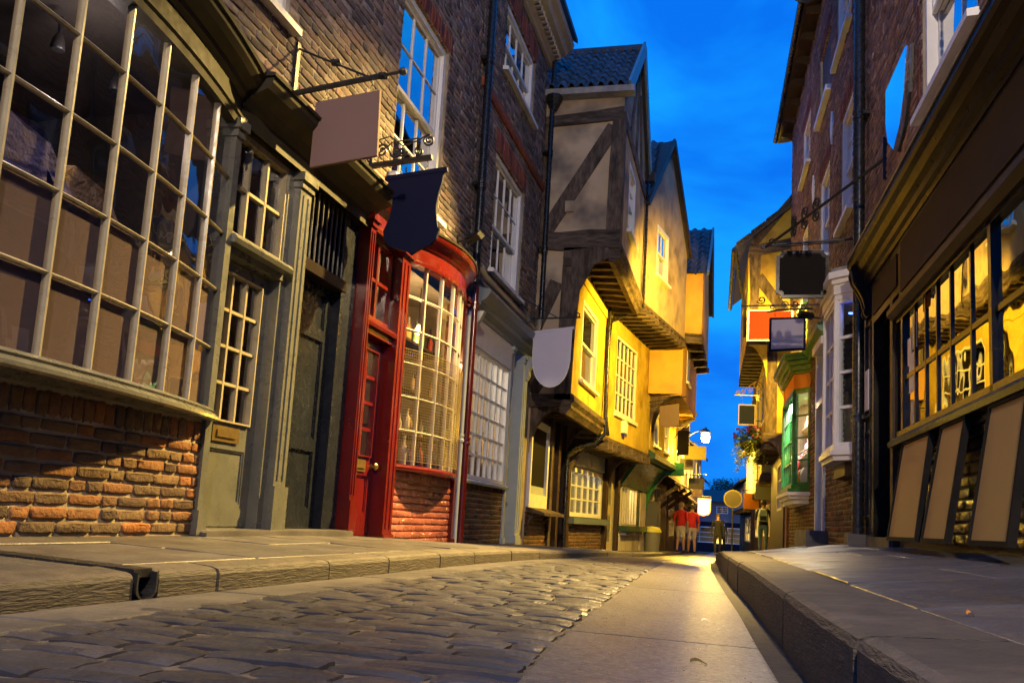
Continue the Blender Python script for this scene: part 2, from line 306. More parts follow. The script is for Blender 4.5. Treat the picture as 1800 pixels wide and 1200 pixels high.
# ------------------------------------------------------------------ the street itself
ROADZ = [(-8,0),(6,0),(8,-.02),(10.5,-.07),(13.5,-.13),(18,-.28),(21.5,-.36),(30,-.55),(60,-1.15),(90,-1.7)]
LBASE = [(-8,.14),(6,.16),(8,.12),(10.5,.02),(13.5,-.04),(18,-.22),(21.5,-.29),(30,-.47),(60,-1.0),(90,-1.55)]
RBASE = [(-8,.37),(11,.37),(12.5,.35),(14.5,.30),(16.5,.25),(19,.14),(25,-.03),(33,-.22),(60,-.92),(90,-1.45)]
LKX = [(-8,-2.2),(2,-2.1),(3,-2.05),(4,-1.98),(5,-1.92),(6.5,-1.86),(8,-1.80),(10,-1.72),(13,-1.62),(18,-1.48),(22,-1.36),(30,-1.25),(60,-1.1),(90,-1.0)]
LWX = [(-8,-3.75),(14,-3.6),(17.4,-3.6),(22,-3.0),(28,-2.4),(60,-2.2),(90,-2.2)]
RKX = [(-8,.42),(1.5,.29),(2.5,.25),(4.5,.20),(6,.14),(9.5,.07),(14,.05),(20,.12),(30,.45),(60,.9),(90,1.1)]
RKZ = [(-8,.19),(6,.19),(9.25,.165),(12,.09),(19,-.12),(33,-.45),(60,-1.03),(90,-1.6)]
TRX = [(-8,-.36),(2.2,-.44),(3,-.48),(10.7,-.59),(20,-.5),(30,-.35),(60,0),(90,.1)]
def rz(y): return interp(ROADZ, y)
def lkz(y): return rz(y)+(.1 if y < 9 else .085)
def project(p):
    q = camo.matrix_world.inverted() @ Vector(p)
    if q.z > -.02: return None
    return (900+1500*q.x/-q.z, 707.56-1500*q.y/-q.z, -q.z)
CI = camo.matrix_world.inverted()
def seen(p, pad=60):
    q = CI @ Vector(p)
    if q.z > -.02: return 0
    x = 900+1500*q.x/-q.z; y = 707.56-1500*q.y/-q.z
    return 1/-q.z if -pad < x < 1800+pad and -pad < y < 1200+pad else 0
g = MB(); g.add([(-400,-100,-2.2),(400,-100,-2.2),(400,700,-2.2),(-400,700,-2.2)], [(0,1,2,3)])
lone(g, 'ground', DIRT, kind='structure')
ys = [-6+.5*i for i in range(40)]+[14+2*i for i in range(40)]
g = MB()
for a, b in zip(ys, ys[1:]):
    g.add([(interp(LKX,a)-.05,a,rz(a)-.010),(interp(RKX,a)+.1,a,rz(a)-.010),(interp(RKX,b)+.1,b,rz(b)-.010),(interp(LKX,b)-.05,b,rz(b)-.010)], [(0,1,2,3)])
road = lone(g, 'road', GRIT, kind='structure'); road['label'] = 'narrow stone sett roadway with sandy joints running down the street'
def slab(mb, c, th=.07, ch=.008, dz=0.0):
    """c: four (x,y,z) corners anticlockwise; a flagstone with eased edges"""
    cx = sum(p[0] for p in c)/4; cy = sum(p[1] for p in c)/4
    top = []; low = []; bot = []
    for x, y, z in c:
        d = math.hypot(x-cx, y-cy); k = 1-ch*1.8/d
        top.append((cx+(x-cx)*k, cy+(y-cy)*k, z+dz)); low.append((x, y, z-ch+dz)); bot.append((x, y, z-th+dz))
    mb.add(top+low+bot, [(0,1,2,3)]+[(i,4+i,4+(i+1)%4,(i+1)%4) for i in range(4)]+[(4+i,8+i,8+(i+1)%4,4+(i+1)%4) for i in range(4)])
# setts
def settmesh(k):
    r = random.Random(k); vs = []; fs = []; n = 5
    for j in range(n):
        for i in range(n):
            x = i/(n-1)-.5; y = j/(n-1)-.5
            ex = abs(x)*2; ey = abs(y)*2
            e = max(ex, ey); corner = ex*ey
            z = 1-.16*e**6-.14*(corner**4)-.07*r.random()
            sx = 1-.06*ey**6; sy = 1-.05*ex**6
            vs.append((x*sx*(1+.03*r.uniform(-1,1)), y*sy*(1+.05*r.uniform(-1,1)), z))
    for j in range(n-1):
        for i in range(n-1): fs.append((j*n+i, j*n+i+1, (j+1)*n+i+1, (j+1)*n+i))
    ring = [i for i in range(n)]+[j*n+n-1 for j in range(1,n)]+[(n-1)*n+i for i in range(n-2,-1,-1)]+[j*n for j in range(n-2,0,-1)]
    b = len(vs)
    for i in ring: vs.append((vs[i][0]*1.05, vs[i][1]*1.05, 0))
    for q in range(len(ring)): fs.append((ring[q], b+q, b+(q+1)%len(ring), ring[(q+1)%len(ring)]))
    me = bpy.data.meshes.new('sett'); me.from_pydata(vs, [], fs); me.materials.append(SETT)
    me.polygons.foreach_set('use_smooth', [True]*len(me.polygons)); me.set_sharp_from_angle(angle=math.radians(32)); return me
SM = [settmesh(k) for k in range(7)]
setts = []; y = .9
while y < 34:
    d = random.uniform(.105,.15); x0 = interp(LKX,y)+.30+random.uniform(-.03,.06); x1 = interp(TRX,y)-.01+random.uniform(-.02,.02)
    x = x0-random.random()*.2
    while x < x1-.08:
        w = random.uniform(.17,.36)
        if x+w > x1-.1: w = x1-x
        setts.append((x+w/2, y+d/2, w-.013, d-.014, random.uniform(-.05,.05))); x += w
    y += d
setts.sort(key=lambda s: -seen((s[0],s[1],0)))
far = MB()
for i, (x, y, w, d, r) in enumerate(setts):
    sx = random.uniform(.9,1.0); dz = random.uniform(-.005,.004)
    if i < 300:
        inst('sett', SM[i%7], road, (x,y,rz(y)-.034+dz), r+math.pi*(i%2), (w,d*random.uniform(.95,1),.040), random.uniform(-.02,.02), random.uniform(-.015,.015))
    else:
        me = SM[i%7]; far.add([(x+v.co.x*w, y+v.co.y*d, rz(y)-.034+v.co.z*.040+dz) for v in me.vertices], [tuple(p.vertices) for p in me.polygons])
part(far, 'distant_sett', SETT, road, smooth=True, kind='stuff', fix=False)
# smooth wheel track slabs, left gutter slabs, dirt strip beside the kerb
yb = [-1.6,-.3,1.05,3.0,5.35,7.1,9.0,11.2,13.1,15,17.4,19.5,22,24.5,27,30,33,37,41,46,52,58]
for a, b in zip(yb, yb[1:]):
    m = MB(); k = max(1, int((b-a)/.9))
    w0 = [lerp(a+.009, b-.009, i/k) for i in range(k+1)]
    L_ = [(interp(TRX,q)+.008, q, rz(q)+.006) for q in w0]; R_ = [(interp(RKX,q)-.085, q, rz(q)+.001) for q in w0]
    for i in range(k):
        m.add([L_[i], R_[i], R_[i+1], L_[i+1]], [(0,1,2,3)])
    m.add([L_[0], R_[0], (R_[0][0],R_[0][1],R_[0][2]-.06), (L_[0][0],L_[0][1],L_[0][2]-.06)], [(3,2,1,0)])
    for P_ in (L_, R_):
        for i in range(k): m.add([P_[i], P_[i+1], (*P_[i+1][:2],P_[i+1][2]-.06), (*P_[i][:2],P_[i][2]-.06)], [(0,1,2,3)])
    part(m, 'wheel_track_slab', TRACK, road)
g = MB()
for a, b in zip(ys, ys[1:]):
    g.add([(interp(RKX,a)-.085,a,rz(a)-.007),(interp(RKX,a)+.05,a,rz(a)-.004),(interp(RKX,b)+.05,b,rz(b)-.004),(interp(RKX,b)-.085,b,rz(b)-.007)], [(0,1,2,3)])
part(g, 'gutter_dirt', DIRT, road, kind='stuff')
yy = -2.0
while yy < 30:
    l = random.uniform(.8,1.4); m = MB(); a, b = yy+.006, yy+l-.006
    slab(m, [(interp(LKX,a)+.01,a,rz(a)+.002),(interp(LKX,a)+.285,a,rz(a)+.004),(interp(LKX,b)+.285,b,rz(b)+.004),(interp(LKX,b)+.01,b,rz(b)+.002)])
    part(m, 'gutter_slab', STONE, road, fix=False); yy += l
# pavements with kerbs
def pavement(name, label, kx, wx, kz, bz, side, kw, joints, y0, y1, drain=None):
    g = MB()
    for a, b in zip(ys, ys[1:]):
        g.add([(interp(kx,a)+side*.03,a,kz(a)-.02),(interp(wx,a),a,bz(a)-.02),(interp(wx,b),b,bz(b)-.02),(interp(kx,b)+side*.03,b,kz(b)-.02)], [(0,1,2,3)])
    pv = lone(g, name, JOINT, kind='structure'); pv['label'] = label
    def P(t, y):  # t=0 at the inner edge of the kerb, 1 at the wall
        a = interp(kx,y)+side*kw; b = interp(wx,y)
        return (lerp(a,b,t), y, lerp(kz(y)+.012, bz(y), t))
    for a, b in zip(joints, joints[1:]):
        if drain and a < drain[1]+.01 and b > drain[0]-.01 and b-a < .2: continue
        m = MB(); K = max(1, int((b-a)/.35)); e = .007; r_ = random.uniform(-.006,.006); out = -side
        rows = [lerp(a+e, b-e, i/K) for i in range(K+1)]; sec = []
        for q in rows:
            x = interp(kx,q)+r_; zt = kz(q); zb = rz(q)-.05; w = side*kw
            sec.append([(x,q,zb),(x,q,zt-.028),(x+side*.010,q,zt-.008),(x+side*.035,q,zt),(x+w-side*.012,q,zt+.012),(x+w-side*.012,q,zb)])
        for i in range(K):
            for j in range(5): m.add([sec[i][j],sec[i][j+1],sec[i+1][j+1],sec[i+1][j]], [(0,1,2,3)])
        for s_ in (sec[0], sec[-1]): m.add(s_, [(0,1,2,3,4,5)])
        part(m, 'kerb_stone', KERBM, pv, smooth=True)
    y = y0; k = 0
    while y < y1:
        l = random.uniform(.75,1.15) if y < 14 else random.uniform(1.2,2)
        if drain:
            if y < drain[0] < y+l+.35: l = drain[0]-y
            elif abs(y-drain[0]) < .01: y = drain[1]; continue
        cuts = [0, random.choice((.36,.46,.55)), 1.0] if y < 30 else [0,1]
        for t0, t1 in zip(cuts, cuts[1:]):
            m = MB(); e = .009; s0 = .009/abs(interp(wx,y)-interp(kx,y))
            c = [P(t0+s0,y+e), P(t1-s0,y+e), P(t1-s0,y+l-e), P(t0+s0,y+l-e)]
            if side < 0: c = c[::-1]
            t_ = random.uniform(-.006,.006); c = [(x_,y_,z_+t_*(1 if i_ in (0,3) else -1)) for i_, (x_,y_,z_) in enumerate(c)]; slab(m, c, dz=random.uniform(-.004,.003), ch=.005); part(m, 'paving_slab', STONE, pv, fix=False)
        y += l; k += 1
    return pv
lp = pavement('pavement_left', 'sloping stone flag pavement in front of the bow windowed shops', LKX, LWX, lkz, lambda y: interp(LBASE,y), -1, .17,
    [-2,-1.1,-.2,.8,1.9,2.80,2.93,3.30,4.25,5.0,5.9,6.7,7.8,8.9,10,11.2,12.4,13.6,15,17,19,21,23.5,26,29,33,38,45,52,60], -2, 58, drain=(2.80,2.93))
rp_ = pavement('pavement_right', 'raised flagstone pavement with deep kerb before the black shop', RKX, [(-8,2.1),(90,2.1)], lambda y: interp(RKZ,y), lambda y: interp(RBASE,y), 1, .29,
    [-2,-.6,.5,1.85,3.08,4.4,5.65,7,8.3,9.6,11,12.5,14,16,18,20,23,26,30,35,41,48,56], -2, 58)
# iron slot drain crossing the flags and opening through the kerb face
dr = root('drain_channel', 'ribbed iron drain channel crossing the flags to a gap in the kerb', 'drain', (-2.7,2.865,.1))
m = MB()
def dz_(x): return lerp(lkz(2.9)+.012, interp(LBASE,2.9), (x-(-2.22))/(-3.6+2.22))
for i in range(14):
    a = -2.08-i*.089; b = a-.082
    m.hexa([(b,2.812,dz_(b)-.03),(a,2.812,dz_(a)-.03),(a,2.918,dz_(a)-.03),(b,2.918,dz_(b)-.03),(b,2.812,dz_(b)+.002),(a,2.812,dz_(a)+.002),(a,2.918,dz_(a)+.002),(b,2.918,dz_(b)+.002)])
part(m, 'cover_plate', IRON, dr)
m = MB(); pr = []
for i in range(13):
    t = math.pi*i/12; pr.append((2.865-.052*math.cos(t), .045-.045*math.sin(t)*1.0+.0))
outer = [(2.803,.104)]+[(2.865+(y-2.865)*1.2, z-.008) for y, z in pr]+[(2.927,.104)]
inner = [(2.815,.098)]+pr+[(2.915,.098)]
k = len(inner)
for (x0) in (-2.055,):
    vs = [(x0,y,z) for y,z in outer]+[(x0,y,z) for y,z in inner]+[(x0-.22,y,z) for y,z in inner]
    fs = [(i,i+1,k+i+1,k+i) for i in range(k-1)]+[(k+i,k+i+1,2*k+i+1,2*k+i) for i in range(k-1)]+[tuple(range(2*k,3*k))]
    m.add(vs, fs)
part(m, 'outlet', IRON, dr)
# bits of litter on the stones
for i, (x, y, w, c, lb) in enumerate([(-.02,3.7,.035,WHITE,'cigarette end lying in the gutter beside the deep kerb'),(-.03,2.55,.05,SIGNOLIVE,'curled yellow leaf on the near wheel track stone'),
        (-1.93,7.6,.07,WHITE,'scrap of white paper lying against the far kerb'),(.62,2.35,.02,ORANGE,'small orange crumb on the near flagstone')]):
    m = MB(); z = rz(y)+.006 if x < .2 and x > -1.9 else (interp(RKZ,y)+.02 if x > 0 else rz(y)+.008)
    for q in range(4):
        a = q*.5; m.add([(x+w*(q/4-.5),y-w*.3,z+.006*math.sin(q)),(x+w*((q+1)/4-.5),y-w*.25,z+.006*math.sin(q+1)),(x+w*((q+1)/4-.5),y+w*.3,z+.008*math.sin(q+1.4)+.003),(x+w*(q/4-.5),y+w*.25,z+.008*math.sin(q+.4)+.003)], [(0,1,2,3)])
    lone(m, 'litter' if i != 1 else 'fallen_leaf', c, lb, 'litter' if i != 1 else 'leaf')
# ------------------------------------------------------------------ building helpers
def cells(u0, u1, z0, z1, holes):
    """rectangles that fill u0..u1 x z0..z1 around the holes"""
    us = sorted({u0,u1,*[min(max(h[i],u0),u1) for h in holes for i in (0,1)]}); out = []
    for a, b in zip(us, us[1:]):
        if b-a < 1e-5: continue
        c = (a+b)/2; hs = sorted([(max(h[2],z0),min(h[3],z1)) for h in holes if h[0] < c < h[1] and h[3] > z0 and h[2] < z1]); z = z0
        for q0, q1 in hs:
            if q0 > z+1e-5: out.append((a,b,z,q0))
            z = max(z, q1)
        if z < z1-1e-5: out.append((a,b,z,z1))
    return out
def wall(par, fr, u0, u1, z0, z1, holes, mat, n=-.005, reveal=.16, name='wall', ends=True, rmat=None):
    m = MB()
    for a, b, c, d in cells(u0,u1,z0,z1,holes): m.rect(fr, a, b, n, c, d)
    for h in holes:
        a, b, c, d = h[:4]; a = max(a,u0); b = min(b,u1); c = max(c,z0); d = min(d,z1)
        q = lambda u, nn, z: fr.p(u, nn, z)
        for (ua,za,ub,zb) in ((a,c,a,d),(b,d,b,c),(a,d,b,d),(b,c,a,c)):
            m.add([q(ua,n,za),q(ub,n,zb),q(ub,n-reveal,zb),q(ua,n-reveal,za)], [(0,1,2,3)])
    if ends:
        for u in (u0, u1): m.add([fr.p(u,n,z0),fr.p(u,n-2.5,z0),fr.p(u,n-2.5,z1),fr.p(u,n,z1)], [(0,1,2,3)])
    return part(m, name, mat, par, fix=False)
_BR = {}
def brickmesh(mat):
    if mat.name not in _BR:
        L_ = []
        for k in range(6):
            r = random.Random(k*11+3); j = lambda a: r.uniform(-a,a)
            # irregular rounded outline, worn arrises, slightly dished face
            base = [(-.5,-.38),(-.46,-.5),(-.15,-.5),(.2,-.5),(.46,-.5),(.5,-.36),(.5,.36),(.46,.5),(.12,.5),(-.2,.5),(-.46,.5),(-.5,.38)]
            out = [(x+j(.022), z+j(.07)) for x, z in base]; k_ = len(out); vs = []
            for y, sx, sz, jit in ((.5,1,1,0),(-.22,1,1,.04),(-.44,.975,.88,.07),(-.5,.90,.66,.06)):
                vs += [(x*sx, y+j(jit), z*sz) for x, z in out]
            fs = [(a*k_+i_, a*k_+(i_+1)%k_, (a+1)*k_+(i_+1)%k_, (a+1)*k_+i_) for a in range(3) for i_ in range(k_)]+[tuple(3*k_+i_ for i_ in range(k_))]
            me = bpy.data.meshes.new('brick'); me.from_pydata(vs, [], fs); me.materials.append(mat); me.polygons.foreach_set('use_smooth', [True]*len(me.polygons)); L_.append(me)
        _BR[mat.name] = L_
    return _BR[mat.name]
def bricks(par, fr, u0, u1, z0, z1, holes, mat, course=.074, bl=.235, nf=.004, nobj=300, flip=1, warp=None, joint=.011):
    meshes = brickmesh(mat); R = random.Random(int(abs(u0*97+z0*31)*10)); lst = []; i = 0; z = z0
    while z < z1-.03:
        c = min(course, z1-z); u = u0-(bl*.5 if i%2 else 0)-R.random()*.03
        while u < u1:
            l = bl*R.choice((1,1,1,.5,1,.9)) if i%2 else bl*R.choice((1,.5,1,.5,1))
            segs = [(max(u,u0), min(u+l,u1))]
            for h in holes:
                if h[2] < z+c*.6 and h[3] > z+c*.4:
                    ns = []
                    for a, b in segs:
                        if h[1] <= a or h[0] >= b: ns.append((a,b)); continue
                        if h[0] > a: ns.append((a,h[0]))
                        if h[1] < b: ns.append((h[1],b))
                    segs = ns
            for a, b in segs:
                if b-a > .035: lst.append(((a+b)/2, z+c/2, b-a-joint, c-joint))
            u += l
        z += c; i += 1
    lst.sort(key=lambda q: -seen(fr.p(q[0],0,q[1]), 0))
    far = MB(); rot = fr.ang+(0 if flip == 1 else math.pi)
    for k, (u, z, w, h) in enumerate(lst):
        nn = nf+R.uniform(-.005,.005); dn = warp(u) if warp else 0
        if k < nobj and seen(fr.p(u,0,z), 10) > 0:
            inst('brick', meshes[k%6], par, fr.p(u, nn+dn-.03, z), rot+R.uniform(-.012,.012), (w,.06,h), 0, R.uniform(-.010,.010))
        else:
            v = meshes[k%6].vertices; s = 1 if flip == 1 else -1
            vs = [fr.p(u+q.co.x*w*s, nn+dn-.03-q.co.y*.06, z+q.co.z*h) for q in v]
            far.add(vs, [tuple(p.vertices) for p in meshes[k%6].polygons])
    if far.v:
        fo_ = part(far, 'brickwork', mat, par, kind='stuff', fix=False); fo_.data.polygons.foreach_set('use_smooth', [True]*len(fo_.data.polygons))
def soldiers(par, fr, u0, u1, z0, z1, mat, w=.075, splay=0.0, nf=.006, flip=1):
    k = max(1, round((u1-u0)/w)); w = (u1-u0)/k; m = brickmesh(mat); c = (u0+u1)/2
    for i in range(k):
        u = u0+(i+.5)*w
        o = inst('brick', m[i%6], par, fr.p(u, nf-.03+random.uniform(-.004,.004), (z0+z1)/2), fr.ang+(0 if flip == 1 else math.pi), (w-.009,.06,z1-z0-.006))
_PN = {}
def panemesh(mat):
    if mat.name not in _PN:
        m = MB(); f = Fr(0,0,1,0); m.box(f, -.5,.5,-.5,.5,-.5,.5); me = m.mesh('pane'); me.materials.append(mat); _PN[mat.name] = me
    return _PN[mat.name]
def pane(par, fr, u0, u1, n, z0, z1, mat, th=.004, wob=.006, name='pane'):
    return inst(name, panemesh(mat), par, fr.p((u0+u1)/2,n,(z0+z1)/2), fr.ang+random.uniform(-wob,wob), (u1-u0,th,z1-z0), random.uniform(-wob,wob), 0)
def gridwin(par, fr, u0, u1, z0, z1, cols, rows, n, mat, glass, fw=.05, bw=.022, dep=.045, name='window', panes=True, fd=.02, zcuts=None):
    """a multi-pane window: frame and glazing bars in one mesh, each pane its own child"""
    m = MB()
    for a, b, c, d in cells(u0,u1,z0,z1,[(u0+fw,u1-fw,z0+fw,z1-fw)]): m.box(fr, a, b, n-dep, n+fd, c, d)
    U = [lerp(u0+fw,u1-fw,i/cols) for i in range(cols+1)]; Z = zcuts or [lerp(z0+fw,z1-fw,i/rows) for i in range(rows+1)]
    for u in U[1:-1]: m.box(fr, u-bw/2, u+bw/2, n-dep+.004, n+.002, z0+fw, z1-fw)
    for z in Z[1:-1]: m.box(fr, u0+fw, u1-fw, n-dep+.007, n-.001, z-bw/2, z+bw/2)
    w = part(m, name, mat, par)
    if panes:
        for a, b in zip(U, U[1:]):
            for c, d in zip(Z, Z[1:]): pane(w, fr, a+.002, b-.002, n-dep*.6, c+.002, d-.002, glass)
    return w
def sash(par, fr, u0, u1, z0, z1, cols, rt, rb, n=-.07, mat=None, glass=None, split=.5, fw=.075, sill=True, bw=.022, lower_open=0):
    mat = mat or WHITE; glass = glass or GLASS_SKY; m = MB()
    for a, b, c, d in cells(u0,u1,z0,z1,[(u0+fw,u1-fw,z0+.03,z1-fw)]): m.box(fr, a, b, n-.10, n+.03, c, d)
    w = part(m, 'window', mat, par); zm = lerp(z0+.03, z1-fw, split)
    for (c, d, rows, nn) in ((zm-.02, z1-fw+.001, rt, n-.012), (z0+.03+lower_open, zm+.025+lower_open, rb, n-.058)):
        s = MB(); a, b = u0+fw-.002, u1-fw+.002; r = .042
        for q in cells(a,b,c,d,[(a+r,b-r,c+r,d-r)]): s.box(fr, q[0], q[1], nn-.038, nn, q[2], q[3])
        U = [lerp(a+r,b-r,i/cols) for i in range(cols+1)]; Z = [lerp(c+r,d-r,i/rows) for i in range(rows+1)]
        for u in U[1:-1]: s.box(fr, u-bw/2, u+bw/2, nn-.034, nn-.003, c+r, d-r)
        for z in Z[1:-1]: s.box(fr, a+r, b-r, nn-.031, nn-.005, z-bw/2, z+bw/2)
        part(s, 'sash', mat, w)
        for x0, x1 in zip(U,U[1:]):
            for y0, y1 in zip(Z,Z[1:]): pane(w, fr, x0+.001, x1-.001, nn-.02, y0+.001, y1-.001, glass)
    if sill:
        s = MB(); s.prism_u(fr, [(n-.1,z0-.002),(n-.1,z0-.075),(.085,z0-.09),(.085,z0-.035)], u0-.07, u1+.07); part(s, 'sill', mat, w)
    return w
def room(par, fr, u0, u1, z0, z1, n, depth, mat, name='room'):
    m = MB(); q = fr.p; a, b = n, n-depth
    c = [q(u0,a,z0),q(u1,a,z0),q(u1,a,z1),q(u0,a,z1),q(u0,b,z0),q(u1,b,z0),q(u1,b,z1),q(u0,b,z1)]
    m.add(c, [(4,5,6,7),(0,1,5,4),(1,2,6,5),(2,3,7,6),(3,0,4,7)]); return part(m, name, mat, par, fix=False)
def panelled(par, fr, u0, u1, z0, z1, n, mat, panels, th=.045, rec=.018, name='door', field=True):
    m = MB()
    for a, b, c, d in cells(u0,u1,z0,z1,panels): m.box(fr, a, b, n-th, n, c, d)
    for h in panels:
        if len(h) > 4: continue
        m.box(fr, h[0], h[1], n-th, n-rec, h[2], h[3])
        if field and h[1]-h[0] > .14: m.box(fr, h[0]+.045, h[1]-.045, n-rec-.002, n-rec+.008, h[2]+.045, h[3]-.045)
        bd = .014
        for q in cells(h[0],h[1],h[2],h[3],[(h[0]+bd,h[1]-bd,h[2]+bd,h[3]-bd)]): m.box(fr, q[0], q[1], n-rec-.003, n-rec+.010, q[2], q[3])
    return part(m, name, mat, par)
def pilaster(par, fr, u0, u1, z0, z1, n0, n1, mat, name='pilaster', base=.22, cap=.12):
    m = MB(); w = u1-u0
    m.box(fr, u0-.015, u1+.015, n0, n1+.022, z0, z0+base); m.box(fr, u0, u1, n0, n1, z0+base, z1-cap)
    m.box(fr, u0-.012, u1+.012, n0, n1+.018, z1-cap, z1-cap*.55); m.box(fr, u0-.03, u1+.03, n0, n1+.04, z1-cap*.55, z1)
    if w > .1:
        for k in (-1, 1): m.box(fr, (u0+u1)/2+k*w*.22-.008, (u0+u1)/2+k*w*.22+.008, n1-.002, n1+.010, z0+base+.05, z1-cap-.05)
    return part(m, name, mat, par)
def arcpath(fr, u0, u1, sag, k):
    h = (u1-u0)/2; R = (h*h+sag*sag)/(2*sag); cu = (u0+u1)/2; cn = sag-R; a0 = math.asin(h/R); out = []
    for i in range(k+1):
        a = lerp(-a0, a0, i/k); u = cu+R*math.sin(a); n = cn+R*math.cos(a); x, y, _ = fr.p(u, n, 0)
        nx = fr.t[0]*math.sin(a)+fr.nv[0]*math.cos(a); ny = fr.t[1]*math.sin(a)+fr.nv[1]*math.cos(a); out.append((x,y,nx,ny))
    return out
def bowwin(par, fr, u0, u1, sag, z0, z1, cols, rows, mat, glass, vw=.021, hw=.018, dep=.040, name='bow_window', card_rows=0, card=None, side=1):
    path = arcpath(fr, u0, u1, sag, cols); m = MB(); Z = [lerp(z0,z1,i/rows) for i in range(rows+1)]
    fine = arcpath(fr, u0, u1, sag, cols*3)
    for (x,y,nx,ny) in path:
        f = Fr(0,0,1,0); f.o = (x,y); f.nv = (nx,ny); f.t = (-ny*side, nx*side) if False else (ny, -nx)
        m.prism_z([f.p(a,b,0)[:2] for a, b in ((-vw/2,-dep),(vw/2,-dep),(vw/2,-.016),(vw*.28,0),(-vw*.28,0),(-vw/2,-.016))], z0, z1)
    for z in Z[1:-1]: m.sweep(fine, [(-dep+.005,z-hw/2),(-.012,z-hw/2),(-.004,z),(-.012,z+hw/2),(-dep+.005,z+hw/2)])
    w = part(m, name, mat, par)
    for (x0,y0,a,b), (x1,y1,c,d) in zip(path, path[1:]):
        f = Fr(x0,y0,x1,y1,side=1 if fr.nv[0] > 0 else -1)
        for k in range(rows):
            pane(w, f, vw*.4, f.len-vw*.4, -.024, Z[k]+hw*.4, Z[k+1]-hw*.4, glass, wob=.010)
            if k < card_rows: pane(w, f, .004, f.len-.004, -.050, Z[k]+.003, Z[k+1]-.003, card, th=.006, wob=0, name='window_card')
    return w, path
def roundrod(mb, pts, r=.012, k=6): mb.tube(pts, r, k)
def spiral(c, e1, e2, r0, r1, turns, k=22, ph=0.0):
    c = Vector(c); e1 = Vector(e1); e2 = Vector(e2)
    return [c+(e1*math.cos(ph+turns*2*math.pi*i/k)+e2*math.sin(ph+turns*2*math.pi*i/k))*lerp(r0,r1,i/k) for i in range(k+1)]
def drainpipe(par, fr, u, z0, z1, mat=None, r=.05, n=.09, hopper=None, name='drainpipe', lean=0.0):
    mat = mat or PIPE; m = MB(); m.tube([fr.p(u,n,z0), fr.p(u+lean*.5,n,(z0+z1)/2), fr.p(u+lean,n,z1)], r, 12)
    d = part(m, name, mat, par, smooth=True); z = z0+1.3
    while z < z1-.1:
        m = MB(); uu = u+lean*(z-z0)/(z1-z0); c = fr.p(uu,n,z)
        m.lathe((c[0],c[1],z-.05), [(r,0),(r+.014,.004),(r+.014,.03),(r+.006,.04),(r+.006,.06),(r+.014,.07),(r+.014,.095),(r,.1)], 12)
        m.box(fr, uu-.11, uu+.11, 0, n-r*.4, z-.02, z+.02); part(m, 'collar', mat, d); z += 1.75
    if hopper:
        m = MB(); c = fr.p(u+lean,n+.03,hopper); m.lathe(c, [(r,0),(r+.05,.1),(r+.10,.2),(r+.11,.26),(r+.09,.27)], 8); part(m, 'hopper', mat, d)
    return d
def eavebox(par, fr, u0, u1, prof, mat, name='cornice'):
    m = MB(); m.prism_u(fr, prof, u0, u1); return part(m, name, mat, par)
# ------------------------------------------------------------------ near brick house on the left: bow windowed shop, two doors, red shop
FL = Fr(-3.3,4,-3.1,13.4)
HA = root('brick_house', 'tall brown brick house above the olive bow window and the red shopfront', 'house', (-3.35,5.2,.15))
wins = [(.15,1.50,4.02,6.05),(3.62,5.02,3.72,5.80),(.15,1.50,6.9,8.2),(3.62,5.02,6.9,8.1),(-2.6,-1.2,4.02,6.05)]
hA = [(*w,) for w in wins]
wA = wall(HA, FL, -4.0, 6.24, 3.30, 9.0, hA, MORTAR, name='brick_wall')
bricks(wA, FL, -4.0, 6.24, 3.30, 9.0, hA+[(w[0]-.08,w[1]+.08,w[3],w[3]+.24) for w in wins], B_UPPER)
for w in wins: soldiers(wA, FL, w[0]-.08, w[1]+.08, w[3], w[3]+.24, B_SOLD)
for i, w in enumerate(wins):
    sash(HA, FL, w[0], w[1], w[2]+.02, w[3], 3, 2, 2); room(HA, FL, w[0], w[1], w[2], w[3], -.16, .9, ROOM)
eavebox(HA, FL, -4.0, 6.24, [(-.3,9.0),(.05,9.0),(.08,9.08),(.2,9.12),(.3,9.2),(.34,9.3),(-.3,9.3)], WHITE)
m = MB(); m.add([FL.p(-4,.36,9.3),FL.p(6.24,.36,9.3),FL.p(6.24,-3,11.6),FL.p(-4,-3,11.6),FL.p(-4,.36,9.38),FL.p(6.24,.36,9.38),FL.p(6.24,-3,11.7),FL.p(-4,-3,11.7)], [(0,1,2,3),(4,5,6,7),(0,1,5,4),(1,2,6,5),(0,3,7,4)]); part(m, 'roof', SLATE, HA)
# --- olive shop: brick stall riser, bow window, cornice
zb = .10
w1 = wall(HA, FL, -4.0, .97, -.1, .92, [], MORTAR, name='stall_riser', ends=True)
bricks(w1, FL, -4.0, .965, zb-.02, .745, [], B_BASE, course=.074, bl=.25, nf=.008, joint=.013)
soldiers(w1, FL, -3.2, .95, .75, .885, B_BASE, w=.082)
BOW = (-3.2, 1.0, .30, .985, 2.96)
path = arcpath(FL, BOW[0], BOW[1], BOW[2], 36)
m = MB(); m.sweep(path, [(-.34,.90),(.055,.895),(.075,.905),(.075,.925),(.04,.95),(.05,.962),(.012,.985),(-.34,.985)]); part(m, 'window_sill', OLIVE, HA)
bw_, pth = bowwin(HA, FL, BOW[0], BOW[1], BOW[2], BOW[3], BOW[4], 12, 5, LITBAR, GLASS_SHOP, card_rows=2, card=CARD)
m = MB(); m.sweep(path, [(-.12,2.94),(.015,2.94),(.02,2.99),(.035,3.0),(.035,3.02),(.02,3.03),(.02,3.14),(.05,3.16),(.06,3.19),(.13,3.215),(.16,3.25),(.17,3.29),(-.12,3.33)])
part(m, 'bow_cornice', SHADEOLIVE, HA)
m = MB(); m.sweep(path, [(-.45,3.28),(.185,3.285),(.19,3.31),(-.45,3.40)]); part(m, 'lead_flashing', SHADEOLIVE, HA)
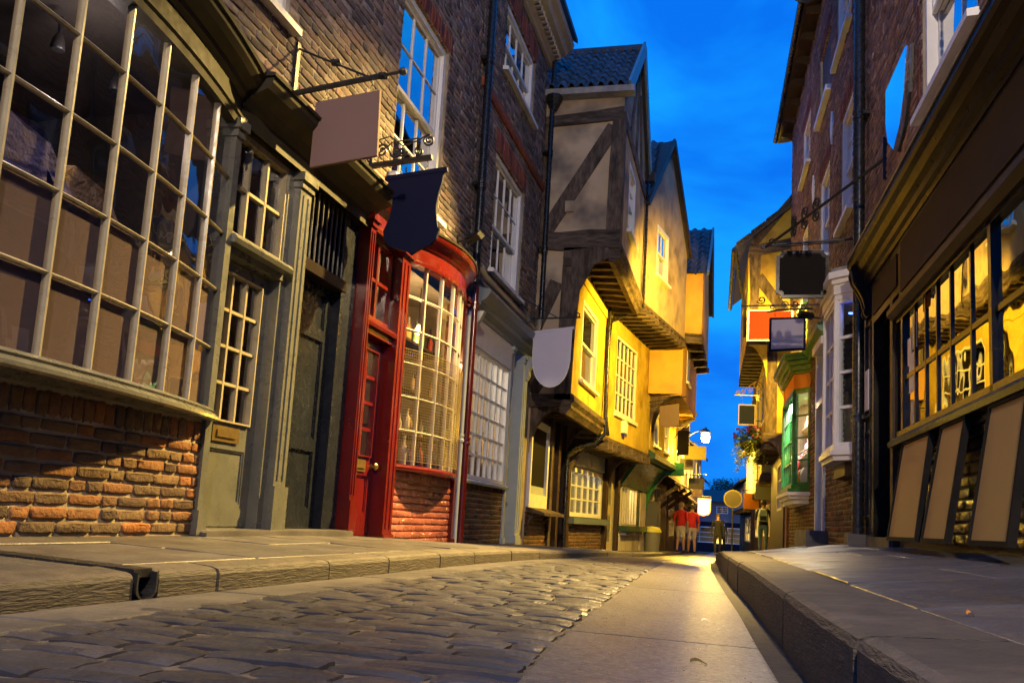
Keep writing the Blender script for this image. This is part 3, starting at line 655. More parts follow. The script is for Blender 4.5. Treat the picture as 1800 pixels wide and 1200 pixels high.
room(HA, FL, -4.0, 1.0, .9, 3.1, -.02, 1.9, ROOM, 'shop_room')
m = MB(); m.prism_u(FL, [(0,2.98),(.035,2.98),(.035,3.10),(.07,3.14),(.1,3.17),(.22,3.21),(.25,3.25),(.26,3.29),(.0,3.35)], .98, 3.22); part(m, 'cornice', SHADEOLIVE, HA)
m = MB(); m.prism_u(FL, [(-.02,3.3),(.275,3.29),(.28,3.31),(-.02,3.385)], .96, 3.24); part(m, 'lead_flashing', SHADEOLIVE, HA)
pilaster(HA, FL, .955, 1.02, .15, 2.98, -.2, .03, OLIVE, base=.16)
pilaster(HA, FL, 1.87, 2.045, .17, 2.98, -.2, .03, OLIVE, base=.34)
m = MB(); m.box(FL, 1.785, 1.875, -.2, -.03, .17, 2.98); part(m, 'door_jamb', OLIVE, HA)
# olive glazed door
n_d = -.12; d0, d1 = 1.035, 1.785
gz = (d0+.09, d1-.10, .93, 1.99)
door = panelled(HA, FL, d0, d1, .185, 2.075, n_d, OLIVE, [(*gz, 0), (d0+.10,d1-.11,.36,.74)], field=False)
gridwin(HA, FL, gz[0], gz[1], gz[2], gz[3], 3, 4, n_d+.002, LITBAR, GLASS_SHOP, fw=.012, bw=.022, name='door_glazing')
m = MB(); m.box(FL, d0+.2, d1-.22, n_d, n_d+.014, .79, .90); m.box(FL, d0+.245, d1-.265, n_d+.008, n_d+.024, .822, .872); part(m, 'letterbox', surf('brass_letterplate',(.35,.24,.08),(.28,.19,.07),20,rough=.35,metal=.8), door)
m = MB(); c = FL.p(d0+.05, n_d, .90); m.lathe(c, [(.012,0),(.012,.03),(.028,.04),(.032,.055),(.02,.07)], 12, axis=FL.nv+(0,)); part(m, 'door_knob', IRON, door, smooth=True)
m = MB(); m.box(FL, d0+.02, d1-.02, n_d-.002, n_d+.006, .20, .325); part(m, 'kick_plate', OLIVE, door)
m = MB(); m.box(FL, d0-.02, d1+.02, -.2, -.02, 2.08, 2.13); m.prism_u(FL, [(-.1,2.13),(.06,2.13),(.075,2.16),(.05,2.19),(-.1,2.2)], d0-.02, d1+.02); part(m, 'transom_bar', OLIVE, HA)
gridwin(HA, FL, d0-.02, d1+.02, 2.2, 2.98, 3, 2, -.06, LITBAR, GLASS_SHOP, fw=.045, bw=.024, name='fanlight')
room(HA, FL, d0, d1, .15, 2.98, -.2, 1.2, ROOM, 'passage')
m = MB(); slab(m, [FL.p(3.2,.0,.185),FL.p(.98,.0,.185),FL.p(.98,.10,.18),FL.p(3.2,.10,.18)][::-1], .12, .012)
m.box(FL, .98, 3.2, -.5, .0, .05, .185); part(m, 'door_step', STONE, HA)
# dark panelled door with an iron barred light
d0, d1 = 2.07, 3.13; n_d = -.13
pan = [(d0+.05,d0+.17,.95,1.72),(d0+.27,d1-.38,.95,1.80),(d0+.05,d0+.17,.36,.84),(d0+.27,d1-.38,.36,.84),(d0+.05,d0+.17,1.86,2.2),(d0+.27,d1-.38,1.9,2.2)]
dd = panelled(HA, FL, d0, d1-.27, .19, 2.27, n_d, NAVY, pan, rec=.022, field=False)
m = MB(); m.box(FL, d1-.27, d1, -.2, -.05, .19, 3.0); part(m, 'side_board', NAVY, HA)
m = MB(); m.box(FL, d0+.17, d0+.24, n_d, n_d+.008, 1.72, 1.84); part(m, 'notice', WHITE, dd)
m = MB(); m.box(FL, d0-.02, d1-.27, -.2, -.0, 2.275, 2.37); part(m, 'lintel', BROWNBLK, HA)
m = MB()
for i in range(9):
    u = lerp(d0+.05, d1-.32, i/8); c = [FL.p(u,-.04,2.37), FL.p(u,-.04,2.98)]; m.tube(c, .010, 6)
part(m, 'iron_grille', IRON, HA)
m = MB(); m.box(FL, d0-.02, d1-.27, -.75, -.7, 2.2, 3.1); part(m, 'boarding', surf('raw_boards',(.28,.17,.07),(.2,.12,.05),6,rough=.8,bump=.6,stretch=(1,1,8)), HA)
room(HA, FL, d0-.02, d1, .15, 3.0, -.17, .8, ROOM, 'passage')
m = MB(); m.prism_u(FL, [(-.2,2.98),(.02,2.98),(.02,3.0),(-.2,3.02)], 1.0, 3.2); part(m, 'soffit', BROWNBLK, HA)
# --- red shop
pilaster(HA, FL, 3.145, 3.255, .15, 3.12, -.2, .06, RED, base=.3)
pilaster(HA, FL, 3.975, 4.20, .10, 3.02, -.2, .05, RED, base=.04, cap=.05)
d0, d1 = 3.265, 3.965; n_d = -.10
gz = (d0+.10,d1-.10,.88,1.93)
rd = panelled(HA, FL, d0, d1, .125, 2.03, n_d, RED, [(*gz,0),(d0+.11,d1-.11,.34,.70)], field=False)
gridwin(HA, FL, gz[0], gz[1], gz[2], gz[3], 2, 4, n_d+.002, RED, GLASS_SHOP, fw=.014, bw=.034, name='door_glazing')
m = MB(); m.box(FL, d0+.16, d1-.2, n_d, n_d+.012, .735, .85); m.box(FL, d0+.2, d1-.24, n_d+.006, n_d+.022, .765, .82); part(m, 'letterbox', bpy.data.materials['brass_letterplate'], rd)
m = MB(); m.lathe(FL.p(d1-.055,n_d,.80), [(.03,0),(.03,.006),(.014,.012),(.014,.035),(.034,.045),(.038,.06),(.026,.075),(.0,.08)], 14, axis=FL.nv+(0,)); part(m, 'door_knob', bpy.data.materials['brass_letterplate'], rd, smooth=True)
m = MB(); m.box(FL, 3.2, 4.0, -.2, .0, 2.035, 2.10); m.prism_u(FL, [(-.1,2.1),(.04,2.1),(.05,2.13),(.03,2.16),(-.1,2.17)], 3.25, 3.98); part(m, 'transom_bar', RED, HA)
gridwin(HA, FL, 3.25, 3.98, 2.17, 3.02, 2, 2, -.06, RED, GLASS_SHOP, fw=.06, bw=.035, name='fanlight')
w2 = wall(HA, FL, 4.2, 6.12, -.2, .80, [], MORTAR_R, name='stall_riser', ends=False)
bricks(w2, FL, 4.2, 6.115, 0.02, .70, [], B_RED, course=.074, bl=.235, nf=.010)
soldiers(w2, FL, 4.2, 6.11, .70, .80, B_RED, w=.07)
RB = (4.215, 6.10, .22, .86, 2.99)
path = arcpath(FL, RB[0], RB[1], RB[2], 24)
m = MB(); m.sweep(path, [(-.3,.80),(.03,.79),(.055,.805),(.06,.83),(.04,.85),(.0,.862),(-.3,.862)]); part(m, 'window_sill', RED, HA, smooth=True)
rw, pth = bowwin(HA, FL, RB[0], RB[1], RB[2], RB[3], RB[4], 6, 6, CREAMBAR, GLASS_SHOP, vw=.032, hw=.02)
m = MB(); m.sweep(path, [(-.1,2.985),(.03,2.985),(.035,3.02),(.02,3.03),(.02,3.17),(.04,3.19),(.055,3.23),(.10,3.27),(.13,3.31),(.135,3.35),(-.1,3.37)]); part(m, 'bow_cornice', RED, HA, smooth=True)
m = MB(); m.sweep(path, [(-.3,3.345),(.145,3.345),(.15,3.365),(-.3,3.44)]); part(m, 'lead_flashing', SHADEOLIVE, HA)
m = MB(); m.prism_u(FL, [(-.05,3.02),(.02,3.02),(.03,3.06),(.02,3.08),(.02,3.19),(.08,3.25),(.12,3.30),(.0,3.36)], 3.13, 4.26); part(m, 'frieze', RED, HA)
pilaster(HA, FL, 6.115, 6.20, .03, 3.12, -.2, .05, RED, base=.05)
room(HA, FL, 3.15, 6.2, .3, 3.02, -.12, 1.7, ROOM_W, 'shop_room')
wg = MB(); gp = arcpath(FL, RB[0]+.02, RB[1]-.02, RB[2]+.02, 64)
for i, (x,y,nx,ny) in enumerate(gp): wg.beam((x+nx*.04,y+ny*.04,.90),(x+nx*.04,y+ny*.04,2.06),.003,.003)
for k in range(40):
    z = lerp(.90,2.06,k/39); t = .006 if k in (0,39) else .003
    for (x,y,a,b),(x2,y2,c,d) in zip(gp[::4],gp[4::4]): wg.beam((x+a*.042,y+b*.042,z),(x2+c*.042,y2+d*.042,z),t,t)
part(wg, 'wire_guard', surf('brass_wire',(.34,.26,.12),rough=.4,metal=.7), HA, kind='stuff', fix=False)
m = MB()
for z in (1.25,1.75,2.3): m.box(FL, 4.3, 6.05, -.5, -.2, z-.015, z+.015)
part(m, 'shelf', DARKWOOD, HA)
# red and grey downpipes at the party wall
drainpipe(HA, FL, 6.33, .0, 3.3, RED, r=.04, n=.1, name='red_drainpipe')
drainpipe(HA, FL, 6.24, .03, 2.9, PALE, r=.025, n=.06, name='grey_drainpipe')
drainpipe(HA, FL, 6.27, 3.35, 9.0, PIPE, r=.055, n=.1)
bottle_m = []
for k, c in enumerate([(.05,.10,.03),(.30,.05,.02),(.35,.22,.05),(.04,.05,.12),(.5,.45,.35)]):
    mm = MB(); r = .035; mm.lathe((0,0,0), [(r,0),(r,.14),(r*.9,.17),(r*.38,.2),(r*.36,.25),(r*.42,.255),(r*.42,.27)], 8)
    me = mm.mesh('bottle', smooth=True); me.materials.append(surf('bottle_%d'%k, c, rough=.2)); bottle_m.append(me)
for z in (1.265,1.765,2.315,.862):
    u = 4.36
    while u < 6.0:
        o = bpy.data.objects.new('bottle', bottle_m[random.randrange(5)]); COL.objects.link(o)
        o.location = FL.p(u, -.36+random.uniform(-.05,.1)+(.25 if z < .9 else 0), z); s = random.uniform(.8,1.3); o.scale = (s,s,s)
        setp(o, 'bottle standing on the shelves behind the red bow window', 'bottle', 'bottles in the red shop'); u += random.uniform(.09,.17)
for i, (u, z) in enumerate(((4.75,2.55),(5.3,2.5))):
    h = root('pendant_bulb', ('nearer' if i == 0 else 'farther')+' glowing bulb hanging inside the red bow window', 'bulb', FL.p(u,-.25,z))
    m = MB(); m.lathe(FL.p(u,-.25,z-.06), [(.0,0),(.035,.015),(.045,.05),(.02,.1),(.015,.12)], 10); part(m, 'bulb', glow('bulb_glow',(1,.62,.25),14), h, smooth=True)
    m = MB(); m.tube([FL.p(u,-.25,z+.05), FL.p(u,-.25,3.0)], .005, 5); part(m, 'flex', IRON, h)
    l = bpy.data.lights.new('bulb_light','POINT'); l.energy = 22; l.color = (1,.66,.28); l.shadow_soft_size = .05
    lo = bpy.data.objects.new('bulb_light', l); COL.objects.link(lo); lo.parent = h; lo.location = (0,0,-.14)
# shirts and spot lamps inside the olive bow window
def shirt(c, w, h, col, label):
    m = MB(); x, y, z = c; f = Fr(FL.p(0,0,0)[0],0,FL.p(1,0,0)[0],1); f = FL
    out = [(-.1,0),(.1,0),(.22,-.05),(.40,-.34),(.30,-.40),(.22,-.22),(.24,-.78),(-.24,-.78),(-.22,-.22),(-.30,-.40),(-.40,-.34),(-.22,-.05)]
    k = len(out); A_ = []; B_ = []
    for q, (a, b) in enumerate(out):
        A_.append(f.p(c[0]+a*w, c[1]+.03*math.sin(q*2.1), c[2]+b*h)); B_.append(f.p(c[0]+a*w*.97, c[1]-.09+.03*math.sin(q*1.3), c[2]+b*h))
    m.loop2(A_, B_); o = lone(m, 'hanging_shirt', surf('shirt_cloth_'+str(len(bpy.data.materials)), col, tuple(x*.7 for x in col), 8, rough=.9, bump=.6, bscale=9, bdist=.05), label, 'shirt', 'shirts hung in the bow window')
shirt((-1.15,-.25,2.28), 1.05, .85, (.12,.13,.22), 'pale blue grey shirt hanging at the open end of the bow window')
shirt((-.50,-.25,2.30), 1.0, .85, (.06,.06,.19), 'violet blue shirt hanging in the middle of the bow window')
shirt((.08,-.35,2.25), .95, .85, (.16,.11,.08), 'brown shirt hanging near the door end of the bow window')
for i, (u, lb) in enumerate(((-.75,'first'),(-.25,'second'),(.22,'third'))):
    m = MB(); c = FL.p(u,-.35,2.83); m.lathe(c, [(.035,0),(.04,.01),(.032,.06),(.02,.09),(.012,.1),(.012,.2)], 10); lone(m, 'spot_lamp', IRON, lb+' black spot lamp from the street side inside the olive bow window', 'lamp', 'spot lamps in the bow window', smooth=True)
# ------------------------------------------------------------------ narrower brick house with the white shopfront
HB = root('brick_house', 'brick house with moulded eaves above the white many-paned shopfront', 'house', (-3.15,12.0,.0))
wins = [(7.18,8.88,3.84,5.58),(7.30,9.12,6.90,7.97)]
wB = wall(HB, FL, 6.25, 10.06, 3.2, 8.42, wins, MORTAR, name='brick_wall')
hs = [(w[0]-.06,w[1]+.06,w[3],w[3]+.34) for w in wins]
bricks(wB, FL, 6.25, 10.06, 3.2, 8.42, wins+hs+[(6.25,10.06,6.08,6.2)], B_UPPER, course=.072)
for h in hs: soldiers(wB, FL, h[0], h[1], h[2], h[3], B_SOLD, w=.08)
sash(HB, FL, *wins[0], 4, 2, 1, split=.42); sash(HB, FL, *wins[1], 4, 1, 1)
for w in wins: room(HB, FL, w[0], w[1], w[2], w[3], -.16, .9, ROOM)
m = MB(); m.prism_u(FL, [(-.02,6.07),(.03,6.08),(.05,6.12),(.05,6.2),(-.02,6.22)], 6.3, 10.06); part(m, 'string_course', B_SOLD, HB)
eavebox(HB, FL, 6.24, 10.10, [(-.2,8.40),(.05,8.40),(.07,8.46),(.12,8.48),(.14,8.60),(.30,8.62),(.34,8.70),(.42,8.74),(.44,8.82),(-.2,8.9)], surf('cream_eaves',(.5,.42,.32),(.42,.35,.27),5,rough=.6))
for i in range(26):
    u = lerp(6.35, 10.0, i/25); q = MB(); q.box(FL, u-.035, u+.035, .13, .22, 8.50, 8.60); part(q, 'dentil', bpy.data.materials['cream_eaves'], HB)
m = MB(); m.add([FL.p(6.24,.5,8.84),FL.p(10.1,.5,8.84),FL.p(10.1,-3,11.4),FL.p(6.24,-3,11.4),FL.p(6.24,.5,8.92),FL.p(10.1,.5,8.92),FL.p(10.1,-3,11.5),FL.p(6.24,-3,11.5)], [(0,1,2,3),(4,5,6,7),(0,1,5,4),(1,2,6,5),(0,3,7,4)]); part(m, 'roof', SLATE, HB)
drainpipe(HB, FL, 10.0, 3.7, 8.5, PIPE, r=.045, n=.12, hopper=7.55)
m = MB(); m.tube([FL.p(6.45,.10,3.62),FL.p(6.6,.13,3.52),FL.p(9.6,.16,3.44),FL.p(9.95,.12,3.75)], .042, 10); part(m, 'waste_pipe', surf('cream_pipe',(.4,.33,.2),rough=.4), HB, smooth=True)
# white shopfront
w3 = wall(HB, FL, 6.42, 8.62, -.2, .80, [], MORTAR, name='stall_riser', ends=False)
bricks(w3, FL, 6.42, 8.62, -.02, .72, [], B_BASE, course=.07); soldiers(w3, FL, 6.42, 8.62, .72, .80, B_BASE, w=.07)
m = MB(); m.prism_u(FL, [(-.1,.80),(.07,.79),(.08,.82),(.05,.85),(-.1,.86)], 6.40, 8.66); part(m, 'window_sill', PALE, HB)
gridwin(HB, FL, 6.46, 8.56, .86, 2.62, 7, 6, -.01, WHITE, GLASS_SHOP, fw=.05, bw=.026, name='shop_window')
m = MB(); m.box(FL, 6.42, 8.75, -.05, .03, 2.62, 3.0); part(m, 'fascia', WHITE, HB, label='blank cream signboard above the many-paned window')
m = MB(); m.prism_u(FL, [(-.1,3.0),(.05,3.0),(.06,3.05),(.14,3.09),(.16,3.14),(.24,3.19),(.28,3.26),(.28,3.3),(-.05,3.36)], 6.40, 9.75); part(m, 'cornice', SLATEBLUE, HB)
m = MB(); m.prism_u(FL, [(0,2.62),(.06,2.62),(.10,2.7),(.09,2.78),(.16,2.88),(.22,3.0),(0,3.0)], 6.37, 6.46); part(m, 'console_bracket', PALE, HB)
m = MB(); m.prism_u(FL, [(0,2.62),(.06,2.62),(.10,2.7),(.09,2.78),(.16,2.88),(.22,3.0),(0,3.0)], 9.45, 9.6); part(m, 'console_bracket', PALE, HB)
pilaster(HB, FL, 8.60, 8.70, -.03, 3.0, -.3, .03, PALE, base=.1)
pilaster(HB, FL, 9.33, 9.62, -.05, 3.0, -.3, .04, PALE, base=.15)
panelled(HB, FL, 8.7, 9.33, -.02, 2.1, -.28, PALE, [(8.8,9.23,.2,.9),(8.8,9.23,1.1,1.95)])
gridwin(HB, FL, 8.7, 9.33, 2.15, 2.95, 1, 1, -.28, PALE, GLASS, name='fanlight')
m = MB(); m.box(FL, 8.6, 9.62, -.6, .06, -.3, -.02); part(m, 'door_step', STONE, HB)
m = MB(); m.box(FL, 9.62, 10.06, -.3, -.02, -.2, 3.3); part(m, 'end_wall', MORTAR, HB)
room(HB, FL, 6.42, 8.7, .3, 2.9, -.1, 1.5, ROOM_W, 'shop_room')
l = bpy.data.lights.new('shop_light','POINT'); l.energy = 32; l.color = (1,.84,.6); l.shadow_soft_size = .15
lo = bpy.data.objects.new('shop_light', l); COL.objects.link(lo); lo.location = FL.p(7.6,-.8,2.6)
jar = MB(); jar.lathe((0,0,0), [(.05,0),(.055,.02),(.055,.13),(.04,.15),(.045,.155),(.045,.18)], 8); jme = jar.mesh('jar', smooth=True); jme.materials.append(surf('jar_mix',(.3,.16,.06),(.16,.09,.05),5,rough=.3))
for z in (.87,):
    for i in range(11):
        o = bpy.data.objects.new('jar', jme); COL.objects.link(o); o.location = FL.p(6.6+i*.175,-.3+random.uniform(-.06,.06),.87); s = random.uniform(.8,1.8); o.scale = (s,s,s*1.3)
        setp(o, 'brown jar in the window of the white shop', 'jar', 'jars in the white shop window')
m = MB(); m.box(FL, 6.5, 8.5, -.5, -.06, .84, .868); part(m, 'window_board', WHITE, HB)
# flood lamps on the brick
def flood(fr, u, z, aim, label, arm=.22):
    h = root('flood_lamp', label, 'lamp', fr.p(u,0,z)); c = Vector(fr.p(u,arm,z+.05)); a = Vector(aim).normalized()
    m = MB(); m.box(fr, u-.03, u+.03, 0, .02, z-.08, z+.08); m.tube([fr.p(u,0,z), fr.p(u,arm*.6,z+.01), c], .012, 6); part(m, 'bracket', IRON, h)
    m = MB(); s = a.cross(Vector((0,0,1))).normalized(); m.beam(c-s*.14, c+s*.14, .07, .09, up=a); part(m, 'lamp_head', IRON, h)
flood(FL, 5.75, 3.72, (.5,.6,-.6), 'black flood lamp on the brick wall beside the navy shield sign')
flood(FL, 8.9, 3.42, (.5,.2,-.8), 'small black flood lamp above the cornice of the white shop', arm=.15)

l = bpy.data.lights.new('spot_lamp_light','POINT'); l.energy = 9; l.color = (1,.84,.78); l.shadow_soft_size = .08
lo = bpy.data.objects.new('spot_lamp_light', l); COL.objects.link(lo); lo.location = FL.p(-.25,-.12,2.72)
# ------------------------------------------------------------------ timber framed house with two jetties
def pantiles(par, A, B, C, D, cols, rows, mat=None, name='pantile'):
    """S-shaped clay tiles over the slope A(eave start) B(eave end) C(ridge end) D(ridge start)"""
    A, B, C, D = map(Vector, (A,B,C,D)); m = MB(); w = 1.0/cols; ns = 7; mat = mat or PANTILE
    e = (B-A).normalized(); s = ((D-A)).normalized(); nn = e.cross(s).normalized()
    if nn.z < 0: nn = -nn
    cw = (B-A).length/cols; ch = (D-A).length/rows
    vs = []; fs = []
    for r_, (t, lift) in enumerate(((-.08,.028),(1.0,.0))):
        for i in range(ns+1):
            x = i/ns; vs.append(Vector((x*1.06, t, .045*math.sin(x*2*math.pi)+lift)))
    base = len(vs)
    for i in range(ns+1): vs.append(vs[i]-Vector((0,0,.016)))
    k = ns+1
    fs = [(i,i+1,k+i+1,k+i) for i in range(ns)]+[(base+i,base+i+1,i+1,i) for i in range(ns)]
    me = bpy.data.meshes.new(name); me.from_pydata([(v.x*cw, v.y*ch, v.z) for v in vs], [], fs); me.materials.append(mat)
    R = Matrix((e, s, nn)).transposed().to_euler()
    for j in range(rows):
        for i in range(cols):
            p = A+e*cw*i+s*ch*j+nn*(.02+random.uniform(-.005,.005))
            if e.cross(s).dot(nn) < 0: continue
            o = bpy.data.objects.new(name, me); COL.objects.link(o); o.parent = par; o.location = p-Vector(ORI[par.name]); o.rotation_euler = R; ORI[o.name] = ORI[par.name]
def timb(par, fr, poly, n0, n1, mat=None, name='timber'):
    m = MB(); m.prism_n(fr, poly, n0, n1); return part(m, name, mat or TIMBER, par)
def strut(par, fr, a, b, w, n0=0, n1=.03, mat=None, name='brace'):
    (u0,z0),(u1,z1) = a, b; d = math.hypot(u1-u0, z1-z0); px, pz = -(z1-z0)/d*w/2, (u1-u0)/d*w/2
    return timb(par, fr, [(u0-px,z0-pz),(u1-px,z1-pz),(u1+px,z1+pz),(u0+px,z0+pz)], n0, n1, mat, name)
def joists(par, fin, fout, us, z0, z1, w=.12, over=.0, mat=None, name='joist'):
    """floor beams from the wall plane fin out to the plane fout"""
    for u in us:
        a = Vector(fin.p(u*fin.len,-.1,(z0+z1)/2)); b = Vector(fout.p(u*fout.len,over,(z0+z1)/2)); m = MB(); m.beam(a, b, w, z1-z0); part(m, name, mat or TIMBER_H, par)
def floorboard(par, fin, fout, z, mat=None, name='jetty_floor'):
    m = MB(); a = [fin.p(0,-.05,z),fin.p(fin.len,-.05,z),fout.p(fout.len,0,z),fout.p(0,0,z)]; m.add(a+[(x,y,q+.06) for x,y,q in a], [(0,1,2,3),(4,5,6,7),(0,1,5,4),(1,2,6,5),(2,3,7,6),(3,0,4,7)]); return part(m, name, mat or TIMBER_H, par)
def knee(par, fr, u0, u1, z0, z1, n0, n1, mat=None, k=8, t=.16, name='curved_bracket'):
    """curved bracket in plane fr: springs from (u0,z0) on the post and reaches (u1,z1) under the beam"""
    out = []; inn = []
    for i in range(k+1):
        a = i/k*math.pi/2
        out.append((u1-(u1-u0)*math.cos(a), z0+(z1-z0)*math.sin(a)))
    poly = [(u0,z0)]+out+[(u1,z1),(u0,z1)]
    poly = [(u0,z1),(u0,z0)]+[(u0+(u1-u0)*(1-math.cos(i/k*math.pi/2)), z0+(z1-z0)*math.sin(i/k*math.pi/2)) for i in range(1,k+1)]
    return timb(par, fr, poly, n0, n1, mat, name)
HT = root('timber_house', 'half timbered house with two overhanging jetties and weathered oak side frame', 'house', (-2.6,15.9,-.1))
SX = Fr(-3.12,14.1,-1.70,14.1); U = lambda X: X+3.12
T2 = Fr(-1.70,14.1,-1.62,17.75); T1 = Fr(-2.42,14.1,-2.30,17.45); T0 = Fr(-3.10,14.1,-3.05,17.45)
wall(HT, SX, 0, U(-1.70), 5.05, 7.97, [], PLASTER_G, n=0, name='side_wall', ends=False)
wall(HT, SX, 0, U(-2.42), 2.3, 5.05, [], PLASTER_G, n=.002, name='side_wall', ends=False)
wall(HT, SX, -.1, U(-3.08), -.3, 3.0, [], PLASTER_G, n=0, name='side_wall', ends=False)
jit = lambda: random.uniform(-.012,.012)
timb(HT, SX, [(-.05,5.04),(.5,5.0),(1.0,5.05),(U(-1.68),5.03),(U(-1.68),5.36),(.9,5.37),(.4,5.33),(-.05,5.35)], 0, .05, TIMBER_H, 'sill_beam')
timb(HT, SX, [(U(-1.93),5.34),(U(-1.70),5.34),(U(-1.68),6.4),(U(-1.70),7.42),(U(-1.89),7.42),(U(-1.92),6.5)], 0, .04, TIMBER, 'corner_post')
timb(HT, SX, [(.03,7.28),(.6,7.31),(U(-1.70),7.36),(U(-1.70),7.60),(.7,7.52),(.03,7.47)], 0, .045, TIMBER_H, 'rail')
strut(HT, SX, (U(-3.02),5.30), (U(-1.86),7.24), .25, 0, .034)
m = MB(); m.box(SX, U(-2.66), U(-2.50), .03, .04, 5.70, 5.90); part(m, 'patch', PLASTER_G, HT)
timb(HT, SX, [(.0,5.36),(.12,5.36),(.10,7.3),(.0,7.3)], 0, .035, TIMBER, 'post')
timb(HT, SX, [(U(-2.68),2.4),(U(-2.40),2.4),(U(-2.38),3.6),(U(-2.33),4.3),(U(-2.1),4.75),(U(-1.86),4.86),(U(-1.86),5.05),(U(-2.64),5.05),(U(-2.66),3.8)], 0, .05, TIMBER, 'corner_post')
strut(HT, SX, (.0,3.55), (U(-2.74),4.45), .24, 0, .03)
strut(HT, SX, (.05,2.5), (U(-2.78),3.0), .2, 0, .028)
m = MB(); m.box(SX, U(-2.62), U(-2.5), .05, .07, 4.72, 4.86); part(m, 'peg_plate', DARKWOOD, HT)
timb(HT, SX, [(-.02,2.26),(U(-2.38),2.30),(U(-2.38),2.50),(-.02,2.48)], 0, .05, TIMBER_H, 'sill_beam')
# front, second floor with gable
w2 = [(1.0,2.05,5.75,7.05)]
wall(HT, T2, 0, T2.len, 4.95, 7.95, w2, PLASTER_G, n=0, name='front_wall', ends=False)
m = MB(); m.add([T2.p(0,0,7.95),T2.p(T2.len,0,7.95),T2.p(T2.len/2,0,9.66)], [(0,1,2)]); part(m, 'gable', PLASTER_G, HT)
sash(HT, T2, *w2[0], 2, 2, 2, n=-.03); room(HT, T2, *w2[0], -.12, .6, ROOM)
timb(HT, T2, [(0,7.30),(T2.len,7.30),(T2.len,7.5),(0,7.52)], 0, .03, TIMBER_H, 'rail')
for a, b in (((.1,5.0),(.1,7.3)),((T2.len/2,7.5),(T2.len/2,9.5)),((.9,7.5),(T2.len/2-.3,8.9)),((T2.len-.9,7.5),(T2.len/2+.3,8.9))): strut(HT, T2, a, b, .17)
for k in (0,1):   # barge boards
    a = (-.12,7.88) if k == 0 else (T2.len+.12,7.88); strut(HT, T2, a, (T2.len/2,9.74), .26, .075, .12, SLATEBLUE, 'barge_board')
floorboard(HT, T1, T2, 5.06); joists(HT, T1, T2, [.06+.125*i for i in range(8)], 4.86, 5.05, over=-.08)
m = MB(); m.prism_u(T2, [(-.16,4.80),(-.06,4.78),(-.02,4.84),(.03,4.86),(.05,4.92),(.03,4.97),(.07,5.02),(.06,5.10),(.0,5.14),(-.16,5.14)], -.03, T2.len); part(m, 'jetty_bressummer', TIMBER_H, HT)
ra = MB(); E0 = (-3.9,13.93,7.93); E1 = (-1.63,13.93,7.93); R1_ = (-1.59,15.95,9.74); R0_ = (-3.9,15.95,9.74); E2 = (-1.55,17.95,7.9); E3 = (-3.9,17.95,7.9)
ra.add([E0,E1,R1_,R0_,E2,E3,(-3.9,13.93,7.87),(-1.63,13.93,7.87),(-1.59,15.95,9.66),(-3.9,15.95,9.66),(-1.55,17.95,7.84),(-3.9,17.95,7.84)], [(0,1,2,3),(3,2,4,5),(6,7,8,9),(9,8,10,11),(0,1,7,6),(1,2,8,7),(2,4,10,8),(4,5,11,10)])
rf = part(ra, 'roof', SLATE, HT)
pantiles(rf, E0, E1, R1_, R0_, 13, 8); pantiles(rf, E2, E3, R0_, R1_, 13, 8)
m = MB(); m.tube([(-3.9,15.95,9.75),(-1.55,15.95,9.76)], .09, 8); part(m, 'ridge_tile', PANTILE, rf)
m = MB(); m.prism_u(SX, [(0,7.78),(.20,7.80),(.22,7.90),(.0,7.97)], .0, U(-1.52)); part(m, 'eaves_mortar', LEAD, HT)
m = MB(); m.box(T2, T2.len-.05, T2.len+.12, -.05, .2, 7.72, 7.92); part(m, 'gutter_end', DARKWOOD, HT)
# front, first floor
w1 = [(.78,2.40,2.92,4.36)]
wall(HT, T1, 0, T1.len, 2.3, 5.0, w1, PLASTER, n=0, name='front_wall', ends=False)
sash(HT, T1, *w1[0], 1, 1, 1, n=-.02, glass=GLASS); room(HT, T1, *w1[0], -.12, .8, ROOM_W)
timb(HT, T1, [(0,4.62),(T1.len,4.62),(T1.len,4.85),(0,4.85)], 0, .025, PLASTER, 'rail')
floorboard(HT, T0, T1, 2.46); joists(HT, T0, T1, [.05+.128*i for i in range(8)], 2.27, 2.45, over=-.08)
m = MB(); m.prism_u(T1, [(-.16,2.18),(-.05,2.16),(.0,2.22),(.04,2.26),(.03,2.32),(.09,2.38),(.08,2.48),(.02,2.52),(-.16,2.52)], -.03, T1.len); part(m, 'jetty_bressummer', TIMBER_H, HT)
# ground floor
wall(HT, T0, 0, T0.len, -.4, 2.4, [(.12,1.50,.62,2.05)], DARKWOOD, n=0, name='front_wall', ends=False)
wbk = wall(HT, T0, 0, 1.6, -.4, .50, [], MORTAR, n=.03, name='stall_riser', ends=False); bricks(wbk, T0, 0, 1.6, -.12, .48, [], B_BASE, nf=.045, course=.07)
m = MB()
for q in cells(.08,1.56,.50,2.1,[(.16,1.46,.80,1.98)]): m.box(T0, q[0], q[1], -.02, .06, q[2], q[3])
wn = part(m, 'window', WHITE, HT); pane(wn, T0, .16, 1.46, .0, .95, 1.98, SIGNBLACK, th=.01, name='black_panel'); pane(wn, T0, .16, 1.46, .0, .80, .95, PALE, th=.01, name='apron_board')
m = MB(); m.prism_u(T0, [(.03,.52),(.36,.44),(.36,.49),(.03,.58)], -.02, 1.75); part(m, 'shelf_board', TIMBER_H, HT)
for u in (.2,1.4): knee(HT, Fr(T0.p(u,0,0)[0],T0.p(u,0,0)[1],T0.p(u,1,0)[0],T0.p(u,1,0)[1]), .03, .3, .2, .46, -.04, .04, TIMBER)
for u0, u1 in ((1.65,1.85),(2.35,2.55),(3.1,3.3)): timb(HT, T0, [(u0,-.4),(u1,-.4),(u1,2.3),(u0,2.3)], 0, .09, DARKWOOD if u0 > 2 else TIMBER, 'post')
